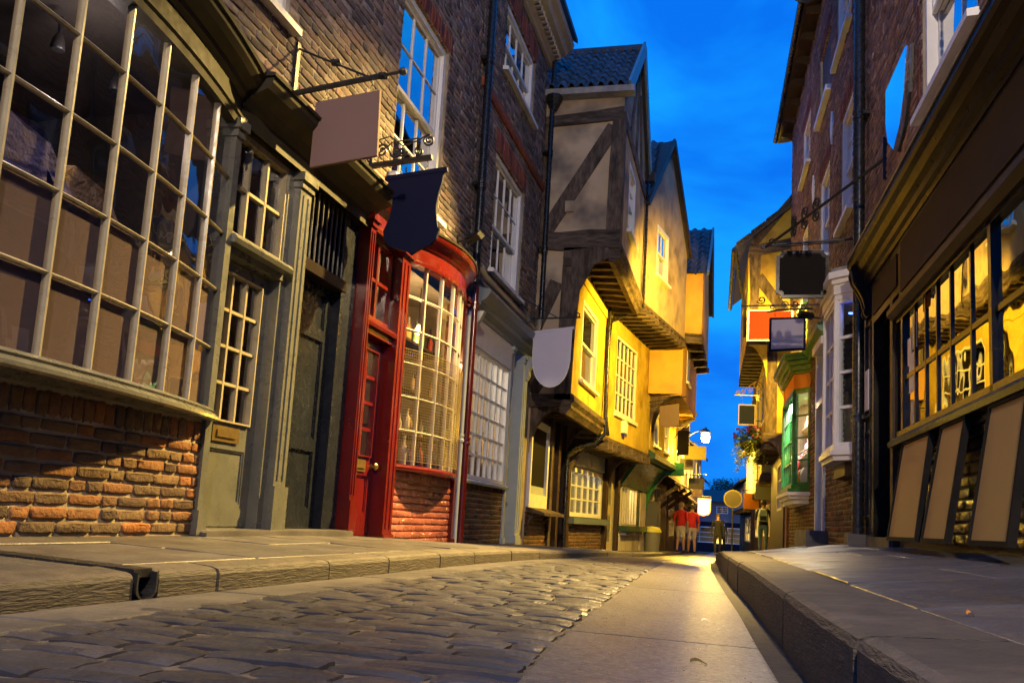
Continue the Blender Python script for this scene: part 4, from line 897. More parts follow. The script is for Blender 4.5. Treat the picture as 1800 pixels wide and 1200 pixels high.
for u in (.08,3.2): knee(HT, Fr(T0.p(u,0,0)[0],T0.p(u,0,0)[1],T0.p(u,1,0)[0],T0.p(u,1,0)[1]), .02, .62, 1.5, 2.28, -.08, .08)
panelled(HT, T0, 1.85, 2.35, -.2, 1.9, -.1, DARKWOOD, [(1.9,2.3,.1,.8),(1.9,2.3,.95,1.8)])
dp = MB(); q0 = T1.p(3.36,.06,4.7); dp.tube([T1.p(3.40,.07,4.9),T1.p(3.36,.06,4.0),T1.p(3.30,.08,2.62),T1.p(3.28,.1,2.2),T1.p(3.25,-.1,1.98),T0.p(3.1,.25,1.85),T0.p(3.05,.13,1.7),T0.p(3.05,.13,-.25)], .045, 10); part(dp, 'drainpipe', PIPE, HT, smooth=True)
m = MB(); m.tube([T2.p(3.62,.06,7.9),T2.p(3.6,.06,6.4),T2.p(3.55,.06,4.9)], .03, 8); part(m, 'drainpipe', PIPE, HT, smooth=True)
# ------------------------------------------------------------------ yellow rendered house with gable
H5 = root('rendered_house', 'yellow rendered house with a plain gable and rows of protruding joist ends', 'house', (-2.2,19.5,-.25))
V2 = Fr(-1.60,17.75,-.83,21.5); V1 = Fr(-2.30,17.45,-1.66,21.9); V0 = Fr(-3.05,17.45,-2.42,21.9)
w = [(1.0,2.0,5.98,7.12)]
wall(H5, V2, 0, V2.len, 5.0, 7.25, w, PLASTER_G, n=0, name='front_wall', ends=True)
m = MB(); m.add([V2.p(0,0,7.25),V2.p(V2.len,0,7.0),V2.p(V2.len/2-.05,0,9.40),V2.p(V2.len,0,7.25)], [(0,3,2)]); part(m, 'gable', PLASTER_G, H5)
sash(H5, V2, *w[0], 2, 1, 1, n=-.02); room(H5, V2, *w[0], -.12, .6, ROOM)
a0 = V2.p(-.1,.1,7.2); a1 = V2.p(V2.len/2-.05,.1,9.46); a2 = V2.p(V2.len+.1,.1,7.2); bk = lambda p: (-3.9,p[1]+.5,p[2])
ra = MB(); ra.add([a0,a1,a2,bk(a0),bk(a1),bk(a2)], [(0,1,4,3),(1,2,5,4)]); rf = part(ra, 'roof', SLATE, H5)
pantiles(rf, bk(a0), a0, a1, bk(a1), 11, 8); pantiles(rf, a2, bk(a2), bk(a1), a1, 11, 8)
for p_, q_ in ((a0,a1),(a1,a2)):
    m = MB(); m.beam(p_, q_, .05, .12); part(m, 'verge', DARKWOOD, H5)
floorboard(H5, V1, V2, 5.0, PLASTER); joists(H5, V1, V2, [.05+.09*i for i in range(11)], 4.82, 4.99, w=.13, over=.05)
timb(H5, V2, [(0,4.99),(V2.len,4.99),(V2.len,5.06),(0,5.06)], 0, .04, TIMBER_H, 'jetty_plate')
w = [(1.0,2.95,2.78,4.50)]
wall(H5, V1, 0, V1.len, 2.1, 5.0, w, PLASTER, n=0, name='front_wall', ends=True)
gridwin(H5, V1, *w[0], 5, 4, -.03, WHITE, GLASS, fw=.07, bw=.035, name='window'); room(H5, V1, *w[0], -.1, .8, ROOM)
m = MB(); m.box(V1, .95, 3.0, 0, .06, 2.70, 2.78); part(m, 'sill', WHITE, H5)
al = root('alarm_box', 'white alarm box with blue base under the many-paned yellow house window', 'alarm', V1.p(1.75,.0,2.45))
m = MB(); m.prism_n(V1, [(1.62,2.40),(1.88,2.40),(1.90,2.62),(1.80,2.68),(1.64,2.68)], 0, .09); part(m, 'case', WHITE, al); m = MB(); m.prism_n(V1, [(1.66,2.32),(1.84,2.32),(1.88,2.40),(1.62,2.40)], 0, .08); part(m, 'beacon', surf('blue_lens',(.02,.03,.3),rough=.2), al)
floorboard(H5, V0, V1, 2.12); joists(H5, V0, V1, [.05+.082*i for i in range(12)], 1.90, 2.08, w=.14, over=.10)
timb(H5, V1, [(0,2.06),(V1.len,2.06),(V1.len,2.16),(0,2.16)], 0, .05, TIMBER_H, 'jetty_plate')
wall(H5, V0, 0, V0.len, -.5, 2.1, [(.38,2.9,.48,1.52)], PALE, n=0, name='front_wall', ends=False)
sr = wall(H5, V0, .0, 3.0, -.5, .36, [], MORTAR, n=.03, name='stall_riser', ends=False); bricks(sr, V0, 0, 3.0, -.3, .36, [], B_BASE, nf=.045, course=.075)
gridwin(H5, V0, .38, 2.9, .48, 1.52, 5, 3, .02, WHITE, GLASS, fw=.09, bw=.03, name='shop_window')
m = MB()
for i in range(26): m.box(V0, .5, 2.8, -.12, -.10, .55+i*.036, .57+i*.036)
part(m, 'blind', CREAMBAR, H5); room(H5, V0, .38, 2.9, .48, 1.52, -.05, .7, ROOM_W)
m = MB(); m.box(V0, .2, 3.05, .03, .22, .33, .46); part(m, 'window_sill', SLATEBLUE, H5)
m = MB(); m.box(V0, .2, 3.05, .03, .05, 1.56, 1.98); part(m, 'fascia', PALE, H5, label='blank pale teal signboard over the blind')
cream = surf('cream_door_paint',(.62,.5,.28),(.55,.45,.25),5,rough=.5)
panelled(H5, V0, 3.35, 4.1, -.3, 1.75, .01, cream, [(3.45,4.0,-.1,.6),(3.45,4.0,.8,1.6)])
for u in (.05,3.1,4.25): timb(H5, V0, [(u,-.5),(u+.2,-.5),(u+.2,2.0),(u,2.0)], 0, .1, DARKWOOD, 'post')
for u in (.12,3.2,4.35): knee(H5, Fr(V0.p(u,0,0)[0],V0.p(u,0,0)[1],V0.p(u,1,0)[0],V0.p(u,1,0)[1]), .08, .70, 1.1, 1.95, -.08, .08)
m = MB(); m.tube([V1.p(.35,.05,2.2),V1.p(.12,.05,2.6),V1.p(.10,.05,4.2),V1.p(.2,.06,4.6),V1.p(.6,.3,4.85)], .035, 8); part(m, 'drainpipe', PIPE, H5, smooth=True)
# ------------------------------------------------------------------ orange house over the green shop
H6 = root('rendered_house', 'orange rendered house stepping out over the green shopfront', 'house', (-1.4,24,-.35))
Q0 = Fr(-2.40,21.95,-1.95,27); Q1 = Fr(-1.62,21.95,-1.18,27); Q2 = Fr(-.86,21.6,-.62,26.5); Q3 = Fr(-.42,21.8,-.30,26.2)
w = [(.5,1.3,2.5,3.45),(2.4,3.3,2.5,3.45)]
wall(H6, Q1, 0, Q1.len, 2.2, 4.6, w, PLASTER, n=0, name='front_wall', ends=True)
for q in w: sash(H6, Q1, *q, 2, 1, 1, n=-.02, glass=GLASS); room(H6, Q1, *q, -.1, .6, ROOM_W)
w = [(1.2,2.0,4.25,5.3)]
wall(H6, Q2, 0, Q2.len, 3.70, 6.2, w, PLASTER_O, n=0, name='front_wall', ends=True)
sash(H6, Q2, *w[0], 1, 1, 1, n=-.01, glass=GLASS); room(H6, Q2, *w[0], -.1, .6, ROOM)
floorboard(H6, Q1, Q2, 3.66, PLASTER_O)
for u in (.02,.98):
    p_ = Q1.p(u*Q1.len,0,0); q_ = Q2.p(u*Q2.len,0,0); f = Fr(p_[0],p_[1],q_[0],q_[1]); knee(H6, f, .0, f.len*.95, 2.75, 3.66, -.12, .12)
wall(H6, Q3, 0, Q3.len, 5.25, 6.88, [], PLASTER_O, n=0, name='front_wall', ends=True)
m = MB(); m.add([Q3.p(0,0,6.88),Q3.p(Q3.len,0,6.88),Q3.p(Q3.len/2,0,8.75)], [(0,1,2)]); part(m, 'gable', PLASTER_O, H6)
floorboard(H6, Q2, Q3, 5.22, TIMBER_H); joists(H6, Q2, Q3, [.02,.25,.5,.75,.98], 5.05, 5.21, over=.02)
ra = MB(); a0 = Q3.p(-.12,.12,6.84); a1 = Q3.p(Q3.len/2,.14,8.82); a2 = Q3.p(Q3.len+.1,.12,6.84); bk = lambda p: (-3.9,p[1]+.2,p[2])
ra.add([a0,a1,a2,bk(a0),bk(a1),bk(a2)], [(0,1,4,3),(1,2,5,4)]); rf = part(ra, 'roof', SLATE, H6)
pantiles(rf, bk(a0), a0, a1, bk(a1), 14, 9)
for p_, q_ in ((a0,a1),(a1,a2)):
    m = MB(); m.beam(p_, q_, .05, .12); part(m, 'verge', SLATEBLUE, H6)
# green shop
wall(H6, Q0, 0, Q0.len, -.7, 2.3, [(.35,2.6,.33,1.36)], DGREEN, n=0, name='front_wall', ends=False)
m = MB(); m.box(Q0, .1, 3.0, .01, .06, -.7, .2); part(m, 'stall_riser', PLASTER_W, H6)
m = MB(); m.box(Q0, .05, 3.2, .0, .28, .20, .34); part(m, 'window_sill', DGREEN, H6)
for i in range(7):
    m = MB(); m.box(Q0, .25+i*.4, .37+i*.4, .06, .2, .1, .2); part(m, 'sill_bracket', PLASTER_W, H6)
gridwin(H6, Q0, .35, 2.6, .34, 1.36, 6, 1, .02, CREAMBAR, GLASS, fw=.05, bw=.06, name='shop_window')
rm = room(H6, Q0, .35, 2.6, .3, 1.5, -.04, .9, ROOM_W)
m = MB(); m.prism_u(Q0, [(.0,1.36),(.08,1.36),(.55,2.05),(.55,2.35),(.0,2.5)], 0, Q0.len-.4); part(m, 'fascia', GREEN, H6)
p_ = Q0.p(4.3,0,0); q_ = Q0.p(4.3,1,0); f = Fr(p_[0],p_[1],q_[0],q_[1])
knee(H6, f, .0, 1.15, .45, 2.1, -.06, .06, GREEN, name='curved_screen'); 
m = MB(); m.box(f, 0, 1.12, -.05, .05, 1.9, 2.3); part(m, 'screen_head', GREEN, H6)
m = MB(); m.prism_u(Q1, [(-.1,2.05),(.12,2.08),(.14,2.2),(-.1,2.35)], 0, Q1.len); part(m, 'cornice', DGREEN, H6)
m = MB(); m.box(Q0, 3.3, 4.2, -.02, .03, -.6, 1.5); part(m, 'side_panel', PLASTER_W, H6)
m = MB(); m.box(Q0, 4.4, 5.0, .0, .35, -.6, 1.1); part(m, 'side_panel', surf('grey_board',(.09,.09,.085),rough=.6), H6)
l = bpy.data.lights.new('shop_light','POINT'); l.energy = 70; l.color = (1,.66,.25); l.shadow_soft_size = .15
lo = bpy.data.objects.new('shop_light', l); COL.objects.link(lo); lo.location = Q0.p(1.5,-.45,1.3)
l = bpy.data.lights.new('shop_light','POINT'); l.energy = 45; l.color = (1,.78,.5); l.shadow_soft_size = .15
lo = bpy.data.objects.new('shop_light', l); COL.objects.link(lo); lo.location = V0.p(1.6,-.45,1.35)
# ------------------------------------------------------------------ houses down the left side
def row_house(name, label, ax, ay, bx, by, side, z0, levels, mat, roofm, win=WHITE, glass=GLASS, pent=None, gable=False, shop=GREEN, depth=4.0, rise=1.6, cols=2):
    """levels: list of (z_bottom, z_top, overhang)"""
    h = root(name, label, 'house', ((ax+bx)/2,(ay+by)/2,z0)); f0 = Fr(ax,ay,bx,by,side)
    for i, (a, b, ov) in enumerate(levels):
        f = f0.off(0, ov); L_ = f.len; ws = []
        if i == 0: ws = [(L_*.12,L_*.55,a+.75,b-.35)]
        else: ws = [(L_*(k+.5)/cols-.4, L_*(k+.5)/cols+.4, a+.6, min(b-.3,a+1.8)) for k in range(cols)]
        wall(h, f, 0, L_, a, b, ws, mat if i or not shop else shop, n=0, name='front_wall', ends=True)
        for q in ws: gridwin(h, f, *q, 3 if i == 0 else 2, 3, -.02, win, glass, fw=.06, bw=.035, panes=True); room(h, f, *q, -.07, .7, ROOM if i else ROOM_W)
        if i == 0: panelled(h, f, L_*.65, L_*.85, a, a+2.0, .01, DARKWOOD, [(L_*.67,L_*.83,a+.2,a+.8),(L_*.67,L_*.83,a+1,a+1.85)])
        if i and ov > levels[i-1][2]:
            floorboard(h, f0.off(0,levels[i-1][2]), f, a-.03); joists(h, f0.off(0,levels[i-1][2]), f, [.05,.28,.5,.72,.95], a-.2, a-.03, over=.03)
    zt = levels[-1][1]; ov = levels[-1][2]; f = f0.off(0, ov); L_ = f.len
    if gable:
        m = MB(); m.add([f.p(0,0,zt),f.p(L_,0,zt),f.p(L_/2,0,zt+rise)], [(0,1,2)]); part(m, 'gable', mat, h)
        m = MB(); a = [f.p(-.1,.15,zt-.05),f.p(L_/2,.15,zt+rise+.06),f.p(L_+.1,.15,zt-.05)]; b = [f.p(-.1,-depth,zt-.05),f.p(L_/2,-depth,zt+rise+.06),f.p(L_+.1,-depth,zt-.05)]
        m.add(a+b+[(x,y,z+.09) for x,y,z in a+b], [(0,1,4,3),(1,2,5,4),(6,7,10,9),(7,8,11,10),(0,1,7,6),(1,2,8,7),(0,3,9,6),(2,5,11,8)]); part(m, 'roof', roofm, h)
    else:
        m = MB(); a = [f.p(-.05,.3,zt-.05),f.p(L_+.05,.3,zt-.05),f.p(L_+.05,-depth*.5,zt+rise),f.p(-.05,-depth*.5,zt+rise),f.p(L_+.05,-depth,zt-.05),f.p(-.05,-depth,zt-.05)]
        m.add(a+[(x,y,z+.1) for x,y,z in a], [(0,1,2,3),(3,2,4,5),(6,7,8,9),(9,8,10,11),(0,1,7,6),(1,2,8,7),(0,3,9,6)]); part(m, 'roof', roofm, h)
        for u in (0, L_):
            m = MB(); m.add([f.p(u,0,zt),f.p(u,-depth*.5,zt+rise),f.p(u,-depth,zt)], [(0,1,2)]); part(m, 'end_gable', mat, h)
    if pent:
        m = MB(); p0, p1, pz = pent; m.add([f0.p(-.1,.0,pz+.55),f0.p(f0.len+.1,.0,pz+.55),f0.p(f0.len+.1,p1,pz),f0.p(-.1,p1,pz),f0.p(-.1,.0,pz+.48),f0.p(f0.len+.1,.0,pz+.48),f0.p(f0.len+.1,p1,pz-.07),f0.p(-.1,p1,pz-.07)], [(0,1,2,3),(4,5,6,7),(2,3,7,6),(0,3,7,4),(1,2,6,5)]); part(m, 'canopy', TIMBER_H, h)
        for u in (.1, f0.len*.5, f0.len-.1):
            q0 = f0.p(u,0,pz-.7); q1 = f0.p(u,p1*.9,pz-.05); m = MB(); m.beam(q0, q1, .09, .12); part(m, 'canopy_strut', TIMBER, h)
    return h
row_house('jettied_house', 'cream jettied house with a timber canopy beyond the green shop', -1.95,27,-1.65,31.5, 1, -.6, [(-.6,2.0,0),(2.0,4.0,.45),(4.0,5.6,.7)], PLASTER, SLATE, pent=(0,.95,1.7), gable=True, shop=DARKWOOD)
row_house('brick_terrace_house', 'tall narrow house beside the distant street lantern', -1.6,31.5,-1.4,36, 1, -.7, [(-.7,1.9,0),(1.9,3.9,.3),(3.9,5.0,.35)], B_RIGHT, SLATE, pent=(0,.9,1.35), shop=DARKWOOD)
row_house('jettied_house', 'low jettied house with red shop boards near the street end', -1.5,36,-1.15,43, 1, -.85, [(-.85,1.6,0),(1.6,3.7,.5)], PLASTER_W, SLATE, shop=RED, cols=3)
row_house('jettied_house', 'farthest pale house on the terrace before the street end', -1.3,43,-.9,52, 1, -1.0, [(-1.0,1.6,0),(1.6,3.0,.3)], PLASTER_G, SLATE, shop=SIGNMID, cols=3)
# house closing the street
row_house('end_house', 'dark roofed house closing the far end of the street', -4.5,62,9.0,61.5, 1, -1.3, [(-1.3,.9,0),(.9,2.3,0)], surf('dim_render',(.16,.15,.17),(.2,.19,.2),2,rough=.9), SLATE, rise=.9, depth=7, cols=4, shop=SIGNMID)
# ------------------------------------------------------------------ right hand brick house with the black shop
FR = Fr(1.66,5,1.52,19.3,side=-1)
HR = root('brick_house', 'long red brown brick house above the black shop and the white bay window', 'house', (1.65,10,.37))
U1 = [(.92,2.42,3.98,5.75),(5.98,6.98,4.55,6.12),(8.1,9.2,4.6,6.12),(10.9,11.9,4.65,6.15)]
U2 = [(.92,2.42,7.1,8.4),(6.15,7.45,7.22,8.35),(8.05,9.35,7.22,8.35),(10.7,12.0,7.22,8.30)]
hol = U1+U2
sold = [(w[0]-.06,w[1]+.06,w[3],w[3]+.24) for w in hol]
wR = wall(HR, FR, -5, 14.25, 3.42, 9.45, hol, MORTAR, name='brick_wall')
bricks(wR, FR, -5, 14.25, 3.42, 9.45, hol+sold, B_RIGHT, flip=-1, course=.072)
for s_ in sold: soldiers(wR, FR, *s_, B_SOLD, flip=-1)
for i, w in enumerate(hol):
    if i == 6: continue
    sash(HR, FR, *w, 2, 2 if i != 0 else 1, 2 if i != 0 else 1, n=-.05); room(HR, FR, *w, -.14, .8, ROOM)
w = hol[6]; m = MB(); m.box(FR, w[0], w[1], -.14, -.04, w[2], w[3]); part(m, 'blind_window', B_RIGHT, HR)
m = MB(); m.box(FR, w[0]-.07, w[1]+.07, -.05, .09, w[2]-.09, w[2]); part(m, 'sill', WHITE, HR)
m = MB(); m.prism_u(FR, [(-.2,9.40),(.02,9.40),(.26,9.37),(.29,9.37),(.29,9.48),(.0,9.64),(-.2,9.64)], -5, 14.75); part(m, 'eaves', DARKWOOD, HR)
for i in range(24):
    u = -4.6+i*.82; m = MB(); m.prism_u(FR, [(.0,9.26),(.24,9.30),(.24,9.375),(.0,9.40)], u, u+.09); part(m, 'rafter_foot', DARKWOOD, HR)
m = MB(); m.tube([FR.p(-5,.34,9.44),FR.p(14.75,.34,9.42)], .05, 8); part(m, 'gutter', PIPE, HR)
m = MB(); m.add([FR.p(-5,.32,9.5),FR.p(14.8,.32,9.5),FR.p(14.8,-3,11.8),FR.p(-5,-3,11.8),FR.p(-5,.32,9.58),FR.p(14.8,.32,9.58),FR.p(14.8,-3,11.9),FR.p(-5,-3,11.9)], [(0,1,2,3),(4,5,6,7),(0,1,5,4),(1,2,6,5)]); part(m, 'roof', SLATE, HR)
for u, z in ((7.8,6.42),(10.05,6.36)):
    m = MB(); m.prism_n(FR, [(u-.10,z),(u,z-.26),(u+.10,z),(u,z+.26)], 0, .03); part(m, 'wall_tie', WHITE, HR)
for u in (2.62,): soldiers(wR, FR, 2.5, 2.58, 3.8, 5.7, B_SOLD, flip=-1)
# black shopfront
m = MB(); m.prism_u(FR, [(-.05,3.06),(.07,3.06),(.08,3.10),(.11,3.12),(.12,3.17),(.16,3.20),(.19,3.26),(.23,3.28),(.25,3.31),(.25,3.36),(-.05,3.46)], -5, 4.72); part(m, 'cornice', BROWNBLK, HR)
m = MB(); m.prism_u(FR, [(.0,3.45),(.26,3.362),(.265,3.375),(.0,3.49)], -5, 4.74); part(m, 'lead_flashing', LEAD, HR)
m = MB(); m.box(FR, -5, 3.06, -.05, .06, 2.49, 3.06); part(m, 'fascia_frame', BROWNBLK, HR)
m = MB(); m.box(FR, -5, 2.95, .06, .072, 2.56, 3.01); part(m, 'fascia', FASCIA, HR, label='blank dark brown signboard above the black shop window')
m = MB(); m.box(FR, 3.06, 4.40, -.05, .05, 2.60, 3.06); part(m, 'fascia_frame', BROWNBLK, HR)
m = MB(); m.box(FR, 3.16, 4.30, .05, .062, 2.68, 2.98); part(m, 'fascia', FASCIA, HR)
m = MB(); m.prism_u(FR, [(-.05,2.40),(.05,2.40),(.10,2.44),(.10,2.49),(-.05,2.49)], -5, 3.40); part(m, 'fascia_sill', DARKWOOD, HR)
m = MB(); m.box(FR, 4.38, 4.80, -.1, .04, .3, 3.06); part(m, 'pilaster', BLACK, HR)
for u0, u1 in ((4.44,4.74),):
    for z0, z1 in ((.6,1.5),(1.65,2.65)):
        m = MB()
        for q in cells(u0,u1,z0,z1,[(u0+.025,u1-.025,z0+.025,z1-.025)]): m.box(FR, q[0], q[1], .04, .06, q[2], q[3])
        part(m, 'panel_moulding', BLACK, HR)
m = MB(); cons = [(.04,2.74),(.07,2.72),(.10,2.76),(.09,2.83),(.11,2.92),(.16,3.02),(.21,3.10),(.235,3.20),(.22,3.28),(.04,3.28)]; m.prism_u(FR, cons, 4.50, 4.70); part(m, 'console_bracket', BLACK, HR)
m = MB()
for u in (4.54,4.66): m.prism_u(FR, [(n+.012,z) for n,z in cons], u-.015, u+.015)
part(m, 'console_scroll', BROWNBLK, HR)
# doorway
for u0, u1 in ((3.38,3.50),(4.30,4.40)):
    m = MB(); m.box(FR, u0, u1, -.7, .05, .3, 2.60); part(m, 'door_post', DARKWOOD if u0 < 4 else BLACK, HR)
panelled(HR, FR, 3.50, 4.30, .38, 2.4, -.62, BLACK, [(3.58,3.86,.5,1.3),(3.94,4.22,.5,1.3),(3.58,3.86,1.45,2.3),(3.94,4.22,1.45,2.3)])
m = MB(); m.box(FR, 3.4, 4.5, -.8, .08, .2, .40); part(m, 'door_step', STONE, HR)
room(HR, FR, 3.50, 4.30, .38, 2.62, -.05, .7, BLACK, 'door_recess')
# window
wr = wall(HR, FR, -5, 3.38, .2, 1.26, [], MORTAR_D, n=-.01, name='stall_riser', ends=True)
bricks(wr, FR, -5, 3.37, .37, 1.22, [], B_BLACK, flip=-1, nf=.008, course=.078)
m = MB(); m.prism_u(FR, [(-.1,1.22),(.09,1.21),(.10,1.25),(.06,1.29),(-.1,1.31)], -5, 3.38); part(m, 'window_sill', BROWNBLK, HR)
Um = [3.35,3.10,2.70,2.34,1.99,1.61,1.12,.66,-.1,-.9,-1.8,-2.8,-3.8,-5]
m = MB()
for i, u in enumerate(Um):
    wd = .06 if i in (0,1,7) else .032
    m.box(FR, u-wd/2, u+wd/2, -.10, .03 if i in (0,1,7) else .012, 1.3, 2.42)
m.box(FR, -5, 3.1, -.085, .010, 1.79, 1.83); m.box(FR, -5, 3.38, -.1, .03, 2.36, 2.42); m.box(FR, -5, 3.38, -.1, .03, 1.29, 1.35)
sw = part(m, 'shop_window', BLACK, HR)
for a, b in zip(Um[1:], Um):
    for c, d in ((1.35,1.79),(1.83,2.36)): pane(sw, FR, a+.012, b-.012, -.004, c, d, GLASS_DARK, wob=.003)
m = MB(); m.box(FR, 3.13, 3.32, -.08, .0, 1.3, 2.4); part(m, 'side_board', DARKWOOD, HR)
for i, (u, z, w_, h_, c) in enumerate(((3.05,1.95,.14,.24,WHITE),(2.86,2.06,.16,.3,PALE),(2.98,1.70,.17,.34,WHITE),(2.62,1.88,.1,.12,GREEN),(2.95,1.42,.1,.2,PALE),(2.45,2.30,.22,.12,SIGNRED))):
    m = MB(); m.box(FR, u-w_/2-.12, u+w_/2-.12, .0, .002, z-.05, z+h_-.05); part(m, 'notice', c, HR)
room(HR, FR, -5, 3.5, 1.2, 2.6, -.12, 1.5, ROOM, 'shop_room')
drainpipe(HR, FR, 4.90, .38, 9.4, PIPE, r=.062, n=.10)
m = MB(); m.box(FR, 4.78, 5.02, .0, .22, .30, .42); part(m, 'pipe_shoe', STONE, HR)
# brick ground floor beyond the pipe, with the white and green bays and the door between them
gh = [(8.25,9.2,.2,3.3),(5.08,6.58,1.35,3.3),(10.3,12.8,1.2,3.2)]
wg_ = wall(HR, FR, 4.8, 14.25, -.3, 3.42, gh, MORTAR, name='brick_wall', reveal=.3)
bricks(wg_, FR, 4.8, 14.25, .02, 3.42, gh, B_BASE, flip=-1, course=.07)
def bay(par, fr, u0, u1, du, n, z0, z1, mat, glass, cols, rows, barw=.035, name='bay_window'):
    pts = [(u0,0),(u0+du,n),(u1-du,n),(u1,0)]; W_ = [fr.p(u,q,0) for u,q in pts]
    m = MB()
    for (x,y,_) in W_[1:3]: m.tube([(x,y,z0),(x,y,z1)], .04, 6)
    b = part(m, name, mat, par)
    for i, (a, c) in enumerate(zip(W_, W_[1:])):
        f = Fr(a[0],a[1],c[0],c[1],side=-1); k = cols[i]
        m = MB(); fw = .045
        for q in cells(0,f.len,z0,z1,[(fw,f.len-fw,z0+fw,z1-fw)]): m.box(f, q[0], q[1], -.05, .012, q[2], q[3])
        U_ = [lerp(fw,f.len-fw,j/k) for j in range(k+1)]; Z_ = [lerp(z0+fw,z1-fw,j/rows) for j in range(rows+1)]
        for u in U_[1:-1]: m.box(f, u-barw/2, u+barw/2, -.045, .0, z0, z1)
        for z in Z_[1:-1]: m.box(f, 0, f.len, -.042, -.003, z-barw/2, z+barw/2)
        part(m, 'casement', mat, b)
        for x0, x1 in zip(U_,U_[1:]):
            for y0, y1 in zip(Z_,Z_[1:]): pane(b, f, x0+.003, x1-.003, -.025, y0+.003, y1-.003, glass)
    return b, pts
def ring(fr, pts, o):
    u0, u1 = pts[0][0], pts[-1][0]; return [fr.p(u0-o,-.05,0)[:2], fr.p(pts[1][0]-o*.6,pts[1][1]+o,0)[:2], fr.p(pts[2][0]+o*.6,pts[2][1]+o,0)[:2], fr.p(u1+o,-.05,0)[:2]]
def stack(par, fr, pts, layers, mat, name):
    m = MB()
    for o, z0, z1 in layers: m.prism_z(ring(fr,pts,o), z0, z1)
    return part(m, name, mat, par)
b, pts = bay(HR, FR, 5.02, 6.65, .34, .26, 1.40, 3.12, WHITE, GLASS, (1,3,1), 4)
stack(HR, FR, pts, [(.03,3.12,3.18),(.045,3.182,3.30),(.07,3.302,3.36),(.11,3.362,3.44)], WHITE, 'bay_cornice')
stack(HR, FR, pts, [(.04,1.36,1.40),(.07,1.30,1.358),(.04,1.24,1.298)], WHITE, 'bay_base')
m = MB(); m.prism_z(ring(FR,pts,-.10), 1.08, 1.238); part(m, 'bay_soffit', DARKWOOD, HR)
m = MB(); m.prism_z(ring(FR,pts,.08), 3.442, 3.49); part(m, 'lead_roof', LEAD, HR)
room(HR, FR, 5.08, 6.58, 1.35, 3.3, -.1, 1.2, ROOM)
tb = root('tube_light', 'blue glowing tube light behind the top pane of the white bay window', 'light', FR.p(5.3,.02,2.95))
m = MB(); m.tube([FR.p(5.24,.03,2.94), FR.p(5.36,.13,2.97)], .012, 8); part(m, 'tube', glow('blue_tube',(.05,.12,1.0),12), tb)
ph = root('plant_pot', 'dark leafy pot plant inside the lowest pane of the white bay', 'plant', FR.p(5.32,.0,1.5))
m = MB(); m.lathe(FR.p(5.32,.0,1.49), [(.06,0),(.08,.12),(.085,.14)], 10); part(m, 'pot', WHITE, ph)
m = MB()
for i in range(60):
    a = random.uniform(0,6.28); e = random.uniform(.2,1.4); r = random.uniform(.05,.17); c = Vector(FR.p(5.32,.0,1.66))+Vector((math.cos(a)*math.cos(e),math.sin(a)*math.cos(e),math.sin(e)*1.5))*r; s = Vector((math.sin(a),-math.cos(a),.3))*.03; t = Vector((math.cos(a),math.sin(a),.8))*.04
    m.add([c-s,c+t*.5,c+s,c-t], [(0,1,2,3)])
part(m, 'foliage', surf('dark_leaf',(.03,.06,.025),rough=.5), ph)
# white framed door
m = MB()
for u in (8.25,9.12): m.box(FR, u, u+.1, -.25, .04, .42, 3.3)
m.box(FR, 8.35, 9.12, -.25, .05, 2.35, 2.43); m.box(FR, 8.2, 9.27, -.2, .09, 3.22, 3.34); part(m, 'door_frame', WHITE, HR)
panelled(HR, FR, 8.35, 9.12, .46, 2.35, -.18, DGREEN, [(8.42,8.7,.6,1.2),(8.77,9.05,.6,1.2),(8.42,8.7,1.35,2.25),(8.77,9.05,1.35,2.25)])
gridwin(HR, FR, 8.35, 9.12, 2.43, 3.22, 2, 1, -.15, WHITE, GLASS, name='fanlight'); room(HR, FR, 8.35, 9.12, .4, 3.22, -.22, .5, ROOM)
m = MB(); m.box(FR, 7.95, 9.5, -.3, .30, .1, .45); part(m, 'door_step', STONE, HR)
# green bay, brightly lit inside
b, pts = bay(HR, FR, 10.22, 12.9, .34, .23, 1.22, 2.85, GREEN, GLASS_SHOP, (1,5,1), 4, barw=.028)
stack(HR, FR, pts, [(.02,2.85,2.90)], GREEN, 'bay_head'); stack(HR, FR, pts, [(.015,2.902,3.16)], ORANGE, 'bay_frieze')
stack(HR, FR, pts, [(.04,3.162,3.21),(.08,3.212,3.30),(.13,3.302,3.38),(.19,3.382,3.45),(.21,3.452,3.50)], GREEN, 'bay_cornice')
m = MB(); m.prism_u(FR, [(0,3.32),(.05,3.32),(.07,3.40),(.14,3.46),(.15,3.54),(0,3.58)], 8.2, 10.25); part(m, 'door_cornice', GREEN, HR)
stack(HR, FR, pts, [(.04,1.16,1.22),(.10,1.10,1.158)], GREEN, 'bay_sill'); stack(HR, FR, pts, [(.12,1.04,1.098),(.06,.98,1.038),(.0,.90,.978)], WHITE, 'bay_base')
room(HR, FR, 10.3, 12.8, 1.2, 2.95, -.05, .9, ROOM_W)
l = bpy.data.lights.new('bay_light','AREA'); l.energy = 260; l.color = (1,.84,.62); l.size = .8; l.shape = 'RECTANGLE'; l.size_y = .4
lo = bpy.data.objects.new('bay_light', l); COL.objects.link(lo); lo.location = FR.p(11.4,.06,2.80); lo.rotation_euler = (0,math.radians(-25),0)
toys = [((.75,.72,.66),.13,.0,'white'),((.5,.25,.1),.15,.35,'brown'),((.12,.25,.6),.12,.7,'blue'),((.7,.08,.06),.13,1.05,'red'),((.75,.6,.45),.14,1.4,'cream')]
